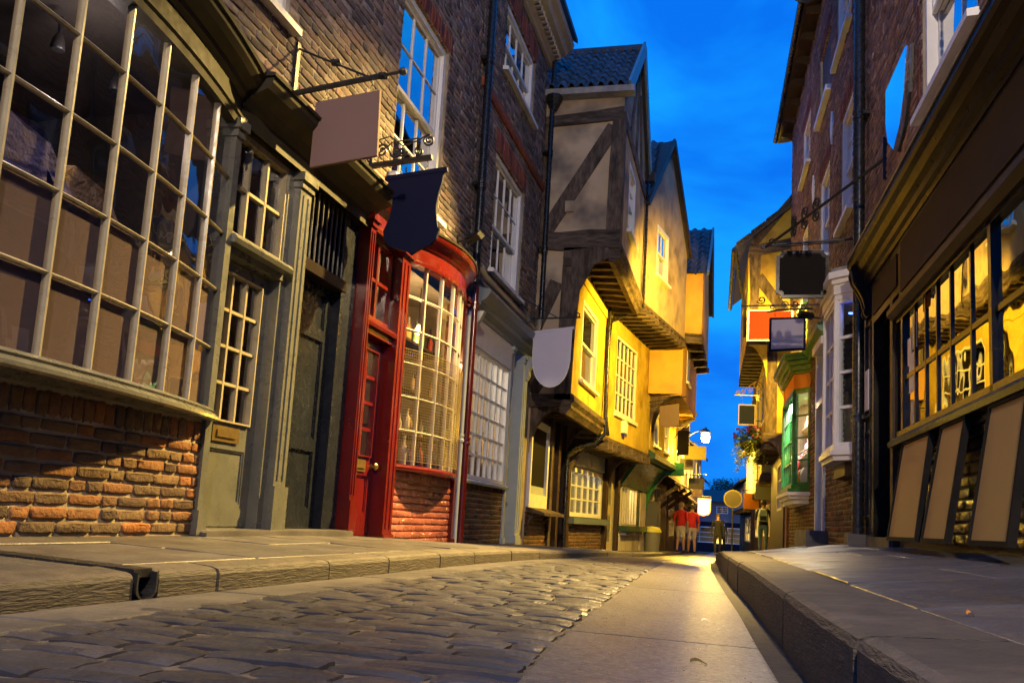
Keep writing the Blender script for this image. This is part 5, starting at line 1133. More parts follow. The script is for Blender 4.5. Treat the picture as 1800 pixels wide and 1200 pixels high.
for i, (c, r, du, nm) in enumerate(toys):
    t = root('soft_toy', nm+' round soft toy on display in the lit green bay', 'toy', FR.p(10.55+du,.0,1.24))
    x, y, _ = FR.p(10.55+du,.0,0); m = MB(); m.lathe((x,y,1.23), [(.0,0),(r*.8,.02),(r,.12),(r*.8,.26),(r*.45,.30),(r*.62,.36),(r*.62,.46),(r*.35,.54),(.0,.56)], 12); part(m, 'body', surf('toy_'+nm,c,rough=.9), t, smooth=True)
    for s_ in (-1,1):
        m = MB(); p_ = FR.p(10.55+du+s_*r*.5,.0,1.76); m.lathe(p_, [(.0,0),(r*.2,.02),(r*.22,.06),(.0,.09)], 8); part(m, 'ear', bpy.data.materials['toy_'+nm], t, smooth=True)
m = MB(); m.box(FR, 10.4, 12.75, -.42, -.08, 1.95, 1.97); m.box(FR, 10.4, 12.75, -.42, -.12, 2.40, 2.42); part(m, 'display_shelf', WHITE, HR)
for i in range(7):
    m = MB(); r = random.uniform(.05,.09); p_ = FR.p(10.55+i*.3,-.2,1.97 if i%2 else 2.42); m.lathe(p_, [(.0,0),(r,.02),(r,.1),(r*.5,.16),(r*.6,.22),(.0,.27)], 10)
    lone(m, 'figurine', surf('figurine_%d'%i, [(.6,.1,.1),(.1,.2,.6),(.7,.6,.3),(.5,.5,.5),(.2,.5,.2),(.6,.3,.6),(.8,.7,.6)][i], rough=.5), ['red','blue','yellow','grey','green','violet','pale'][i]+' figurine on the shelves inside the green bay', 'figurine', 'figurines in the green bay', smooth=True)
m = MB(); m.box(FR, 13.9, 14.25, -.02, .04, .0, 3.0); part(m, 'brick_pier', B_SOLD, HR)
# ------------------------------------------------------------------ jettied timber house beyond
HS = root('timber_house', 'jettied timber house lit yellow behind the red hanging sign', 'house', (1.2,21,.1))
S2 = Fr(.62,19.5,.60,24.3,side=-1); S1 = Fr(1.06,19.5,1.06,24.3,side=-1); S0 = Fr(1.46,19.5,1.5,24.3,side=-1)
SS = Fr(.62,19.5,2.4,19.5); X = lambda x: x-.62
m = MB(); m.add([SS.p(0,0,4.55),SS.p(1.78,0,4.55),SS.p(1.78,0,8.3),SS.p(X(1.62),0,7.95),SS.p(0,0,6.68)], [(0,1,2,3,4)]); part(m, 'side_wall', PLASTER, HS)
m = MB(); m.add([SS.p(X(1.06),.003,2.4),SS.p(1.78,.003,2.4),SS.p(1.78,.003,4.6),SS.p(X(1.06),.003,4.6)], [(0,1,2,3)]); part(m, 'side_wall', PLASTER, HS)
m = MB(); m.add([SS.p(X(1.46),.0,-.3),SS.p(1.78,.0,-.3),SS.p(1.78,.0,2.5),SS.p(X(1.46),.0,2.5)], [(0,1,2,3)]); part(m, 'side_wall', DARKWOOD, HS)
timb(HS, SS, [(.03,4.6),(.22,4.6),(.25,5.8),(.28,6.6),(.02,6.62),(.06,5.7)], 0, .05, TIMBER, 'corner_post')
timb(HS, SS, [(.0,6.55),(X(1.6),6.75),(X(1.6),7.0),(.0,6.80)], 0, .045, TIMBER_H, 'tie_beam')
strut(HS, SS, (.22,6.1), (X(1.55),5.1), .24); strut(HS, SS, (.1,6.85), (X(1.62),8.0), .16)
timb(HS, SS, [(.0,4.50),(X(1.6),4.50),(X(1.6),4.72),(.0,4.70)], 0, .05, TIMBER_H, 'sill_beam')
timb(HS, SS, [(X(1.06),2.4),(X(1.30),2.4),(X(1.28),4.5),(X(1.04),4.5)], 0, .05, TIMBER, 'corner_post')
strut(HS, SS, (X(1.3),3.9), (X(1.6),3.2), .2); timb(HS, SS, [(X(1.0),2.36),(1.2,2.36),(1.2,2.54),(X(1.0),2.56)], 0, .06, TIMBER_H, 'sill_beam')
knee(HS, Fr(1.06,19.44,.6,19.44), .0, .40, 3.55, 4.5, -.09, .05, PLASTER, name='curved_bracket')
knee(HS, Fr(1.46,19.44,1.0,19.44), .0, .38, 1.45, 2.36, -.09, .05, TIMBER, name='curved_bracket')
for f, a, b, w, mt in ((S2,4.55,6.7,[(.8,1.7,5.0,6.2),(3,3.9,5.0,6.2)],PLASTER),(S1,2.4,4.6,[(.6,1.8,2.9,4.1),(3,4,2.9,4.1)],PLASTER),(S0,-.3,2.4,[(.6,2.2,.9,2.0)],DARKWOOD)):
    wall(HS, f, 0, f.len, a, b, w, mt, n=0, name='front_wall', ends=False)
    for q in w: gridwin(HS, f, *q, 3, 3, -.02, WHITE, GLASS, fw=.06, bw=.03, panes=True); room(HS, f, *q, -.07, .6, ROOM)
floorboard(HS, S1, S2, 4.52); joists(HS, S1, S2, [.03+.094*i for i in range(11)], 4.33, 4.51, over=.02)
floorboard(HS, S0, S1, 2.38); joists(HS, S0, S1, [.03+.094*i for i in range(11)], 2.2, 2.37, over=.02)
m = MB(); a = [(.30,19.35,6.66),(.30,24.5,6.66),(3.2,24.5,9.1),(3.2,19.35,9.1)]; m.add(a+[(x,y,z+.12) for x,y,z in a], [(0,1,2,3),(4,5,6,7),(0,1,5,4),(1,2,6,5),(0,3,7,4)]); part(m, 'roof', SLATE, HS)
rr = MB()
for i in range(9):
    x0 = .34+i*.32; rr.hexa([(x0,19.3,6.80+i*.27),(x0+.3,19.3,6.80+i*.27+.25),(x0+.3,19.5,6.80+i*.27+.25),(x0,19.5,6.80+i*.27),(x0,19.3,6.85+i*.27),(x0+.3,19.3,6.85+i*.27+.23),(x0+.3,19.5,6.85+i*.27+.23),(x0,19.5,6.85+i*.27)])
part(rr, 'verge_slate', SLATE, HS)
m = MB(); m.tube([(.34,19.3,6.66),(.40,19.45,6.2),(.56,19.5,5.4),(.57,19.5,4.7)], .035, 8); m.tube([(.30,19.3,6.68),(.30,24.5,6.64)], .06, 8); part(m, 'gutter', PIPE, HS)
# ------------------------------------------------------------------ houses down the right side
row_house('jettied_house', 'cream gabled house lit yellow behind the hanging flower basket', 1.75,24.5,1.9,29.5, -1, -.1, [(-.3,2.0,0),(2.0,4.2,.5)], PLASTER, SLATE, gable=True, shop=DARKWOOD)
row_house('jettied_house', 'white leaning house with orange sign and curved posts', 1.85,29.5,1.75,36, -1, -.4, [(-.5,1.7,0),(1.7,3.3,.5)], PLASTER_W, SLATE, shop=DARKWOOD, rise=.9, depth=3)
row_house('gabled_house', 'tall dark gabled house rising behind the white leaning house', 1.9,36,1.7,42, -1, -.5, [(-.6,2.0,0),(2.0,4.9,.05)], surf('dark_render',(.06,.055,.06),(.08,.07,.075),2,rough=.9), SLATE, gable=True, shop=DARKWOOD, rise=1.8)
row_house('jettied_house', 'small pale house with round sign at the far right of the street', 1.8,42,1.5,52, -1, -.8, [(-.9,1.5,0),(1.5,2.7,.4)], PLASTER_W, SLATE, shop=SIGNOLIVE, rise=.8, depth=3)
# ------------------------------------------------------------------ hanging signs and boards
def at(Y): return Fr(0,Y,1,Y)
def inset(poly, d):
    cx = sum(p[0] for p in poly)/len(poly); cy = sum(p[1] for p in poly)/len(poly); out = []
    for x, y in poly:
        r = math.hypot(x-cx, y-cy); out.append((cx+(x-cx)*(1-d/r), cy+(y-cy)*(1-d/r)))
    return out
def chain(mb, a, b, r=.006, link=.045):
    a = Vector(a); b = Vector(b); k = max(2, int((b-a).length/link))
    for i in range(k):
        c = a.lerp(b, (i+.5)/k); h = (b-a)/k*.62; ax = Vector((1,0,0)) if i%2 else Vector((0,1,0)); w = ax*.011
        mb.tube([c-h*.9-w*.3, c-h*.5-w, c+h*.5-w, c+h*.9, c+h*.5+w, c-h*.5+w, c-h*.9+w*.3], r*.45, 5)
def hang(name, label, Y, poly, face, rods, chains, th=.03, edge=None, ew=.02, extra=None, topbar=None, mat_rod=None):
    f = at(Y); cx = sum(p[0] for p in poly)/len(poly); r = root(name, label, 'sign', (cx,Y,min(p[1] for p in poly)))
    if edge:
        m = MB(); m.prism_n(f, poly, -th/2, th/2); bd = part(m, 'frame', edge, r); ip = inset(poly, ew); m = MB(); m.prism_n(f, ip, -th/2-.006, th/2+.006); part(m, 'board', face, r)
    else:
        m = MB(); m.prism_n(f, poly, -th/2, th/2); part(m, 'board', face, r)
    if topbar:
        m = MB(); m.beam((topbar[0],Y,topbar[1]), (topbar[2],Y,topbar[3]), .045, .04); part(m, 'top_bar', topbar[4], r)
    m = MB()
    for pts, rad in rods: m.tube(pts, rad, 7)
    if extra: extra(m)
    part(m, 'bracket', mat_rod or IRON, r)
    if chains:
        m = MB()
        for x, za, zb in chains: chain(m, (x,Y,za), (x,Y,zb))
        part(m, 'chain', IRON, r)
    return r
def scrolls(m, Y, lst, rad=.011, flat=(1,0,0)):
    for x, z, r, ph, turns in lst: m.tube(spiral((x,Y,z), flat, (0,0,1), r, r*.18, turns, 20, ph), rad, 5)
Y = 5.65
def ex(m):
    m.lathe((-2.36,Y,3.655), [(.0,-.035),(.022,-.025),(.032,0),(.022,.025),(.0,.035)], 10, axis=(1,0,.1))
    m.beam((-3.255,Y,3.40),(-3.255,Y,3.95),.03,.05)
    for c in ((-2.52,3.63),(-2.92,3.765)):
        for k in range(5): m.tube(spiral((c[0]+.01*k-.02,Y,c[1]), (.25,.5,.3), (0,-.4,.6), .035, .03, .9, 12, k*1.2), .006, 5)
    m.tube([(-3.26,Y-.09,3.47),(-3.24,Y-.02,3.42)], .025, 6)
hang('hanging_sign', 'square plain brown sign on an iron rod beside the olive shop', Y, [(-3.05,3.44),(-2.53,3.51),(-2.51,2.99),(-3.05,2.92)], SIGNBROWN,
     [([(-3.27,Y,3.53),(-2.55,Y,3.628)],.022),([(-2.55,Y,3.628),(-2.38,Y,3.652)],.012),([(-3.26,Y,3.91),(-2.64,Y,3.63)],.009)], [(-2.97,3.565,3.45),(-2.6,3.62,3.50)], extra=ex)
Y = 7.12
arc = lambda p0, p1, bulge, k=6: [(lerp(p0[0],p1[0],i/k)+bulge*math.sin(math.pi*i/k), lerp(p0[1],p1[1],i/k)) for i in range(1,k)]
L_ = [(-3.03,3.43),(-2.49,3.50)]+[(-2.505,3.38)]+[(-2.53,3.27)]+arc((-2.545,3.22),(-2.50,2.90),-.012)+[(-2.495,2.94),(-2.52,2.85),(-2.58,2.79),(-2.68,2.745),(-2.755,2.70),(-2.80,2.735),(-2.90,2.76),(-2.98,2.79),(-3.03,2.85),(-3.04,2.93)]+arc((-3.01,3.0),(-2.97,3.22),.01)+[(-2.975,3.25),(-3.03,3.31)]
def ex(m):
    m.beam((-3.215,Y,3.42),(-3.215,Y,3.92),.025,.05)
    scrolls(m, Y, [(-3.12,3.72,.07,0,1.6),(-2.98,3.70,.06,3.1,1.5),(-2.92,3.70,.05,0,-1.5),(-2.66,3.80,.06,1.5,1.7),(-2.75,3.70,.045,2,1.4)])
    m.tube([(-3.2,Y,3.82),(-3.05,Y,3.86),(-2.92,Y,3.76),(-2.78,Y,3.80),(-2.68,Y,3.86)], .007, 5); m.tube([(-3.2,Y,3.66),(-3.02,Y,3.80),(-2.75,Y,3.83)], .007, 5)
hang('hanging_sign', 'navy blue shield shaped sign with waisted sides before the red shop', Y, L_, SIGNNAVY, [([(-3.2,Y,3.575),(-2.62,Y,3.635)],.03)], [(-2.92,3.57,3.45),(-2.66,3.6,3.49)], topbar=(-3.06,3.44,-2.46,3.51,SIGNNAVY), extra=ex)
Y = 13.0
L_ = [(-2.86,3.30),(-2.24,3.38),(-2.25,2.86)]+[(-2.555+.30*math.cos(a),2.86-.43*math.sin(a)) for a in [math.pi*i/12 for i in range(1,12)]]+[(-2.86,2.86)]
def ex(m): scrolls(m, Y, [(-2.17,3.60,.05,3.4,1.3),(-2.30,3.60,.05,3.4,1.3)])
hang('hanging_sign', 'lavender grey shield sign with rounded foot by the timber house', Y, L_, SIGNGREY, [([(-3.12,Y,3.53),(-2.12,Y,3.56)],.014),([(-3.12,Y,3.9),(-2.5,Y,3.56)],.009)], [(-2.74,3.53,3.33),(-2.34,3.55,3.38)], edge=WHITE, ew=.016, topbar=(-2.89,3.305,-2.21,3.39,SIGNGREY), extra=ex)
Y = 21.5
hang('hanging_sign', 'plain tan sign with curved foot under the orange house', Y, [(-1.39,3.36),(-.91,3.44),(-.90,2.90),(-1.0,2.86),(-1.14,2.83),(-1.28,2.84),(-1.37,2.88)], surf('tan_sign',(.12,.065,.012),rough=.5), [([(-1.66,Y,3.45),(-.74,Y,3.62)],.014)], [(-1.3,3.5,3.37),(-1.0,3.57,3.42)], extra=lambda m: scrolls(m, Y, [(-1.5,3.3,.1,0,1.2)]))
SI = surf('dim_sign',(.03,.025,.02),rough=.5)
for (Y,x0,x1,z0,z1,face,edge,lb,nm) in ((25.6,-1.10,-.77,2.5,3.22,SIGNBLACK,None,'tall black sign under the orange house','hanging_sign'),(27.2,-.94,-.28,2.50,2.92,SIGNOLIVE,None,'wide olive sign below the distant lantern','hanging_sign'),
        (28.4,-1.12,-.70,2.24,2.62,surf('sage_sign',(.2,.19,.13),rough=.5),None,'pale sage sign tucked behind the olive one','hanging_sign'),(30.2,-.88,-.34,1.72,2.10,SI,None,'dark brown sign over the people in red','hanging_sign'),(33.0,-.85,-.45,1.55,1.85,surf('grey_tan_sign',(.22,.18,.13),rough=.5),None,'small grey tan sign above the lit white sign','hanging_sign')):
    wx = -1.75 if Y < 27 else -1.3
    hang(nm, lb, Y, [(x0,z0),(x1,z0),(x1,z1),(x0,z1)], face, [([(wx,Y,z1+.10),(x1+.08,Y,z1+.12)],.014)], [(x0+.08,z1+.11,z1),(x1-.08,z1+.11,z1)], edge=edge)
Y = 34.0
rr = [(-.62,1.55),(-.12,1.55),(-.12,1.05),(-.18,.93),(-.40,.86),(-.60,.92),(-.62,1.0)]
h = hang('lit_sign', 'glowing cream sign with orange rim beside the people in red', Y, rr, glow('lit_sign_face',(1.0,.82,.5),2.2), [([(-1.3,Y,1.62),(-.1,Y,1.62)],.015)], [], edge=glow('lit_sign_rim',(1.0,.22,.03),1.6), ew=.04)
# right side
Y = 10.8; n = .06; x0, x1, z0, z1 = .68, 1.30, 3.27, 3.87
L_ = [(x0+n,z1),(x1-n,z1),(x1-n,z1-n*.5),(x1-n*.5,z1-n),(x1,z1-n),(x1,z0+n),(x1-n*.5,z0+n),(x1-n,z0+n*.5),(x1-n,z0),(x0+n,z0),(x0+n,z0+n*.5),(x0+n*.5,z0+n),(x0,z0+n),(x0,z1-n),(x0+n*.5,z1-n),(x0+n,z1-n*.5)]
P0 = Vector((1.60,8.9,4.22)); P1 = Vector((.55,Y,3.93))
def ex(m):
    m.beam((1.61,8.9,4.0),(1.61,8.9,4.45),.05,.03)
    d = (P1-P0)
    for k, (t, s_) in enumerate(((.52,1),(.52,-1),(.62,1),(.62,-1),(.72,1),(.72,-1))):
        c = P0+d*t+Vector((0,0,.075*s_)); m.tube(spiral(c, d.normalized(), (0,0,s_), .08 if k < 4 else .06, .014, 1.6, 22, 3.9), .012, 5)
    scrolls(m, Y, [(.62,4.00,.06,3.4,1.4),(.53,3.93,.035,0,1.2)]); m.tube([(.72,Y,3.93),(1.42,Y,3.98)], .008, 5)
hang('hanging_sign', 'black sign with notched corners on a long scrolled iron arm', Y, L_, SIGNBLACK, [([P0,P1],.018),([(1.62,Y,4.02),(.52,Y,3.95)],.015)], [(.82,3.94,3.87),(1.2,3.97,3.87)], th=.06, edge=BLACK, ew=.05, extra=ex)
Y = 18.2
hang('hanging_sign', 'orange red rectangular sign with pale frame on the timber house', Y, [(.58,4.33),(1.50,4.35),(1.50,5.0),(.58,5.0)], SIGNRED, [([(.75,Y,5.0),(.75,19.45,5.1)],.015),([(1.35,Y,5.0),(1.35,19.45,5.1)],.015)], [], edge=WHITE, ew=.045)
Y = 14.0
def ex(m):
    scrolls(m, Y, [(.66,4.10,.07,3.4,1.4),(1.02,4.02,.06,0,1.5),(1.18,4.03,.06,3.1,1.5),(1.32,3.98,.05,0,1.5),(.84,3.98,.05,0,1.4)])
    m.tube([(.75,Y,3.90),(.9,Y,3.93),(1.45,Y,3.96)], .016, 6)
hang('hanging_sign', 'small lilac grey square sign with dark frame before the green bay', Y, [(.79,3.25),(1.35,3.28),(1.35,3.82),(.79,3.80)], SIGNGREY, [([(1.55,Y,4.02),(.35,Y,4.00)],.012)], [(.88,4.0,3.8),(1.26,4.01,3.82)], edge=SIGNMID, ew=.05, extra=ex)
Y = 20.6
def ex(m): scrolls(m, Y, [(.92,3.78,.13,4.5,1.6),(.74,3.70,.08,4.5,1.5),(.60,3.65,.06,4.5,1.4),(.48,3.62,.06,3.6,1.4),(.96,3.48,.07,1.5,1.5)], rad=.011); m.tube([(.45,Y,3.56),(.75,Y,3.78),(1.04,Y,4.0)], .009, 5)
hang('hanging_sign', 'small dark blue sign with tan frame on a gilded scroll bracket', Y, [(.50,2.84),(.89,2.84),(.89,3.33),(.50,3.33)], SIGNMID, [([(1.06,Y,3.55),(.40,Y,3.55)],.014)], [(.57,3.55,3.33),(.82,3.55,3.33)], edge=surf('gilt_frame',(.3,.2,.1),rough=.5), ew=.035, extra=ex, mat_rod=surf('gilded_iron',(.3,.2,.07),rough=.4,metal=.6))
m = MB(); Lp = [(2.72,4.77),(3.59,4.79),(3.60,4.45),(3.50,4.22),(3.24,4.02),(2.98,4.14),(2.80,4.36),(2.74,4.56)]; m.prism_n(FR, Lp, .03, .07)
sh = root('wall_plaque', 'polished shield shaped plaque reflecting blue sky on the brick above the black shop', 'sign', FR.p(3.2,.05,4.0)); part(m, 'board', SIGNCYAN, sh); m = MB(); m.prism_n(FR, inset(Lp,-.02), .0, .03); part(m, 'backing', IRON, sh)
# three framed boards leaning against the black shop
for (u0,u1,v0,v1,lb) in ((1.42,2.38,2.22,2.85,'tan board in black frame leaning on the black shop, farthest of three'),(.66,1.28,1.18,1.83,'tan board in black frame leaning on the black shop, middle of three'),(-.44,.22,.06,.79,'tan board in black frame leaning on the black shop, nearest of three')):
    zt = 1.21; v0 = (v0+u0)/2+.1; v1 = v0+(u1-u0)*.97; r = root('leaning_board', lb, 'board', FR.p((u0+u1)/2,.28,.38)); fw = .03
    def q(u, t, o): f_ = (u-u0)/(u1-u0); return FR.p(lerp(u, lerp(v0,v1,f_), t), .28-.22*t+o, .375+t*(zt-.375))
    def slabq(m, a, b, t0, t1, o0, o1): m.hexa([q(a,t0,o0),q(b,t0,o0),q(b,t0,o1),q(a,t0,o1),q(a,t1,o0),q(b,t1,o0),q(b,t1,o1),q(a,t1,o1)])
    m = MB(); ft = fw/(zt-.37)
    for c in cells(u0,u1,0,1,[(u0+fw,u1-fw,ft,1-ft)]): slabq(m, c[0], c[1], c[2], c[3], -.02, .02)
    part(m, 'frame', MATTEBLACK, r); m = MB(); slabq(m, u0+fw, u1-fw, ft, 1-ft, -.012, .008); part(m, 'board_face', BOARDBROWN, r)
m = MB(); m.box(FR, 4.50, 4.68, .06, .07, 1.72, 2.15); part(m, 'notice', SIGNGREY, HR)
# flood lamp on the right hand wall
flood(FR, 8.8, 3.75, (-.4,.5,-.5), 'black flood lamp behind the lilac grey sign', arm=.25)
# ------------------------------------------------------------------ hanging basket
hb = root('flower_basket', 'overflowing hanging basket of red flowers and trailing yellow green leaves', 'basket', (.80,21.4,2.1))
m = MB(); m.lathe((.80,21.4,2.28), [(.02,0),(.15,.04),(.22,.13),(.25,.24)], 12); part(m, 'basket', DARKWOOD, hb)
m = MB(); m.tube([(1.05,21.4,3.05),(.80,21.4,3.05)], .012, 6); [m.tube([(.80,21.4,3.05),(.80+.2*math.cos(a),21.4+.2*math.sin(a),2.55)], .005, 4) for a in (0,2.1,4.2)]; part(m, 'bracket', IRON, hb)
def leaf(m, c, s, R):
    a = R.uniform(0,6.28); t = Vector((math.cos(a),math.sin(a),R.uniform(-.7,.5))).normalized(); b = t.cross(Vector((R.uniform(-1,1),R.uniform(-1,1),1))).normalized(); c = Vector(c)
    m.add([c-t*s,c+b*s*.5+t*.1*s,c+t*s,c-b*s*.5+t*.1*s], [(0,1,2,3)])
R = random.Random(5); fo = MB(); fl = MB(); fy = MB()
for i in range(1100):
    while True:
        x, y, z = R.uniform(-1,1), R.uniform(-1,1), R.uniform(-1,1)
        if x*x+y*y+z*z < 1: break
    leaf(fo, (.80+x*.38, 21.4+y*.38, 2.60+z*.28+.04*math.sin(9*x)), R.uniform(.025,.05), R)
for k in range(26):
    a = R.uniform(0,6.28); r = R.uniform(.12,.36); L0 = R.uniform(.3,.85)
    for i in range(34):
        t = i/34; leaf(fy, (.82+math.cos(a)*r*(1+.25*t)+R.uniform(-.04,.04), 21.4+math.sin(a)*r*(1+.25*t)+R.uniform(-.04,.04), 2.5-L0*t), R.uniform(.02,.045), R)
for i in range(60):
    a = R.uniform(0,6.28); e = R.uniform(-.3,1.3); d = Vector((math.cos(a)*math.cos(e),math.sin(a)*math.cos(e),math.sin(e)*.8)); c = Vector((.80,21.4,2.62))+d*.40
    for k in range(5): leaf(fl, c+Vector((R.uniform(-.02,.02),R.uniform(-.02,.02),R.uniform(-.02,.02))), .035, R)
part(fo, 'foliage', surf('basket_leaf',(.09,.16,.035),(.13,.2,.05),8,rough=.6,rnd=.4), hb, fix=False); part(fy, 'trailing_leaves', surf('basket_trailing',(.42,.48,.08),(.3,.4,.06),8,rough=.6,rnd=.4), hb, fix=False)
part(fl, 'blossom', surf('red_petal',(.7,.03,.04),(.75,.08,.16),8,rough=.6,rnd=.3), hb, fix=False)
# ------------------------------------------------------------------ tree over the end house
tr = root('tree', 'round dark tree top showing above the roof at the street end', 'tree', (1.0,72,-2.0))
m = MB(); m.tube([(1.0,72,-2.0),(1.05,72,1.0),(.9,72,3.2)], [.28,.2,.08], 8)
for a in (0,1.5,3.0,4.4): m.tube([(1.0,72,1.6),(1+math.cos(a)*.9,72+math.sin(a)*.9,3.2)], [.09,.03], 6)
part(m, 'trunk', TIMBER, tr); m = MB()
lobes = [(1.0+R.uniform(-1,1),72+R.uniform(-1,1),3.5+R.uniform(-.8,.6),R.uniform(.4,.8)) for _ in range(12)]
for i in range(4200):
    lx, ly, lz, lr = lobes[i%12]; d = Vector((R.gauss(0,1),R.gauss(0,1),R.gauss(0,1))).normalized()*lr*R.random()**.4; leaf(m, Vector((lx,ly,lz))+d, R.uniform(.05,.10), R)
part(m, 'crown', surf('tree_leaf',(.05,.09,.035),(.07,.12,.04),4,rough=.7,rnd=.4), tr, fix=False)
# ------------------------------------------------------------------ people
SKIN = surf('skin',(.42,.24,.16),rough=.6); HAIRB = surf('brown_hair',(.05,.03,.018),rough=.7); HAIRF = surf('fair_hair',(.32,.22,.12),rough=.7)
def person(label, loc, face, h, top, bottom, shoes, hair, long_bottom=True, sleeve=.5, stride=.16, longhair=False, bag=None):
    J = {}; E = []; Rd = []; V_ = []
    def v(n, p, r): J[n] = len(V_); V_.append(p); Rd.append(r)
    def e(a, b): E.append((J[a], J[b]))
    v('pel',(0,0,.94),.125); v('waist',(0,.0,1.08),.115); v('chest',(0,-.01,1.28),.14); v('ush',(0,0,1.41),.095); v('neck',(0,.0,1.49),.052); v('chin',(0,-.015,1.555),.068); v('head',(0,-.01,1.63),.088); v('crown',(0,.01,1.70),.066)
    for a, b in zip(['pel','waist','chest','ush','neck','chin','head'],['waist','chest','ush','neck','chin','head','crown']): e(a,b)
    for s_, n in ((1,'R'),(-1,'L')):
        st = stride*s_
        v('hip'+n,(.095*s_,0,.88),.098); v('knee'+n,(.10*s_,-.35*st-.02,.50),.062); v('calf'+n,(.10*s_,.1*st,.34),.058); v('ank'+n,(.10*s_,.55*st+.02,.10),.038); v('toe'+n,(.115*s_,.55*st-.14,.045),.034)
        e('pel','hip'+n); e('hip'+n,'knee'+n); e('knee'+n,'calf'+n); e('calf'+n,'ank'+n); e('ank'+n,'toe'+n)
        v('sh'+n,(.185*s_,0,1.405),.062); v('elb'+n,(.245*s_,.06-.2*st,1.13),.043); v('wr'+n,(.245*s_,-.06-.5*st,.92),.030); v('palm'+n,(.24*s_,-.085-.5*st,.85),.036)
        e('ush','sh'+n); e('sh'+n,'elb'+n); e('elb'+n,'wr'+n); e('wr'+n,'palm'+n)
        for q in range(4):
            y = -.125+.025*q-.5*st; ln = (.06,.075,.08,.065)[q]; v('f%d%s'%(q,n),(.238*s_,y,.80),.010); v('g%d%s'%(q,n),(.225*s_,y-.01,.80-ln),.008); e('palm'+n,'f%d%s'%(q,n)); e('f%d%s'%(q,n),'g%d%s'%(q,n))
        v('th'+n,(.215*s_,-.125-.5*st,.835),.011); v('tt'+n,(.205*s_,-.145-.5*st,.79),.009); e('palm'+n,'th'+n); e('th'+n,'tt'+n)
    k = h/1.76
    me = bpy.data.meshes.new('person'); me.from_pydata([Vector(p)*k for p in V_], E, [])
    tmp = bpy.data.objects.new('person_tmp', me); COL.objects.link(tmp)
    md = tmp.modifiers.new('skin','SKIN'); md.use_smooth_shade = True
    for i, d in enumerate(me.skin_vertices[0].data): d.radius = (Rd[i]*k,)*2; d.use_root = (i == 0)
    sv = me.skin_vertices[0].data
    for n, (a, b) in {'pel':(1.25,.85),'waist':(1.15,.8),'chest':(1.25,.78),'ush':(1.2,.8)}.items(): sv[J[n]].radius = (Rd[J[n]]*k*a, Rd[J[n]]*k*b)
    sub = tmp.modifiers.new('sub','SUBSURF'); sub.levels = 1; sub.render_levels = 1
    dg = bpy.context.evaluated_depsgraph_get(); nm = bpy.data.meshes.new_from_object(tmp.evaluated_get(dg)); nm.name = 'person'
    bpy.data.objects.remove(tmp)
    nm.materials.clear(); [nm.materials.append(q) for q in (SKIN, top, bottom, shoes)]
    hem = .10 if long_bottom else .56
    for p in nm.polygons:
        c = p.center/k; p.use_smooth = True; mi = 0
        arm = abs(c.x) > .205 or (abs(c.x) > .17 and c.z < 1.30 and c.z > .78)
        if arm and c.z > .72: mi = 1 if c.z > 1.40-.6*sleeve else 0
        elif c.z > 1.47: mi = 0
        elif c.z > .95: mi = 1
        elif c.z > hem: mi = 2
        elif c.z < .09: mi = 3
        p.material_index = mi
    o = bpy.data.objects.new('person', nm); COL.objects.link(o); o.location = loc; o.rotation_euler = (0,0,face); setp(o, label, 'person'); ORI[o.name] = (0,0,0)
    m = MB(); m.lathe((0,.018*k,1.60*k), [(.092*k,0),(.100*k,.05*k),(.092*k,.10*k),(.06*k,.145*k),(.0,.16*k)], 14)
    if longhair: m.lathe((0,.05*k,1.42*k), [(.07*k,0),(.095*k,.1*k),(.095*k,.2*k)], 12)
    hd = part(m, 'hair', hair, None, smooth=True); hd.parent = o
    m = MB()
    for s_ in (-1,1): m.lathe((.034*s_*k,-.098*k,1.635*k), [(.0,-.008),(.010,0),(.0,.008)], 6, axis=(0,-1,0))
    m2 = part(m, 'eyes', SIGNBLACK, None); m2.parent = o
    return o
CL = lambda n, c: surf(n, c, tuple(x*.8 for x in c), 9, rough=.9, bump=.4, bscale=14)
REDT = CL('red_shirt_cloth',(.55,.02,.02)); WHT = CL('white_shorts_cloth',(.55,.5,.44)); JEAN = CL('blue_jeans_cloth',(.10,.20,.32)); NAVT = CL('navy_shirt_cloth',(.015,.02,.035)); BLKC = CL('black_coat_cloth',(.012,.012,.014)); SHOE = CL('dark_shoe',(.02,.015,.012))
person('person in red shirt and white shorts walking away, nearest the green shop', (-1.08,30.0,-.47), math.radians(172), 1.72, REDT, WHT, SHOE, HAIRF, long_bottom=False)
person('person in red shirt and white shorts walking beside, closer to the wheel track', (-.72,30.35,-.50), math.radians(188), 1.70, REDT, WHT, SHOE, HAIRB, long_bottom=False, stride=-.14)
person('person in black coat walking down the road', (.18,37,-.70), math.radians(10), 1.75, BLKC, BLKC, SHOE, HAIRB, sleeve=1.2)
person('person in dark clothes far down the road near the end house', (.45,46,-.88), math.radians(180), 1.75, CL('grey_coat_cloth',(.05,.055,.06)), BLKC, SHOE, HAIRB, sleeve=1.2)
mz = interp(RBASE,30)-.16
person('person in navy shirt and blue jeans with a backpack on the pavement', (1.62,30,mz), math.radians(178), 1.76, NAVT, JEAN, SHOE, HAIRB, sleeve=.55)
bp = root('backpack', 'pale blue backpack on the back of the person in jeans', 'backpack', (1.60,29.83,mz+1.0))
m = MB(); x0, y0, z0 = 1.60, 29.78, mz+1.03
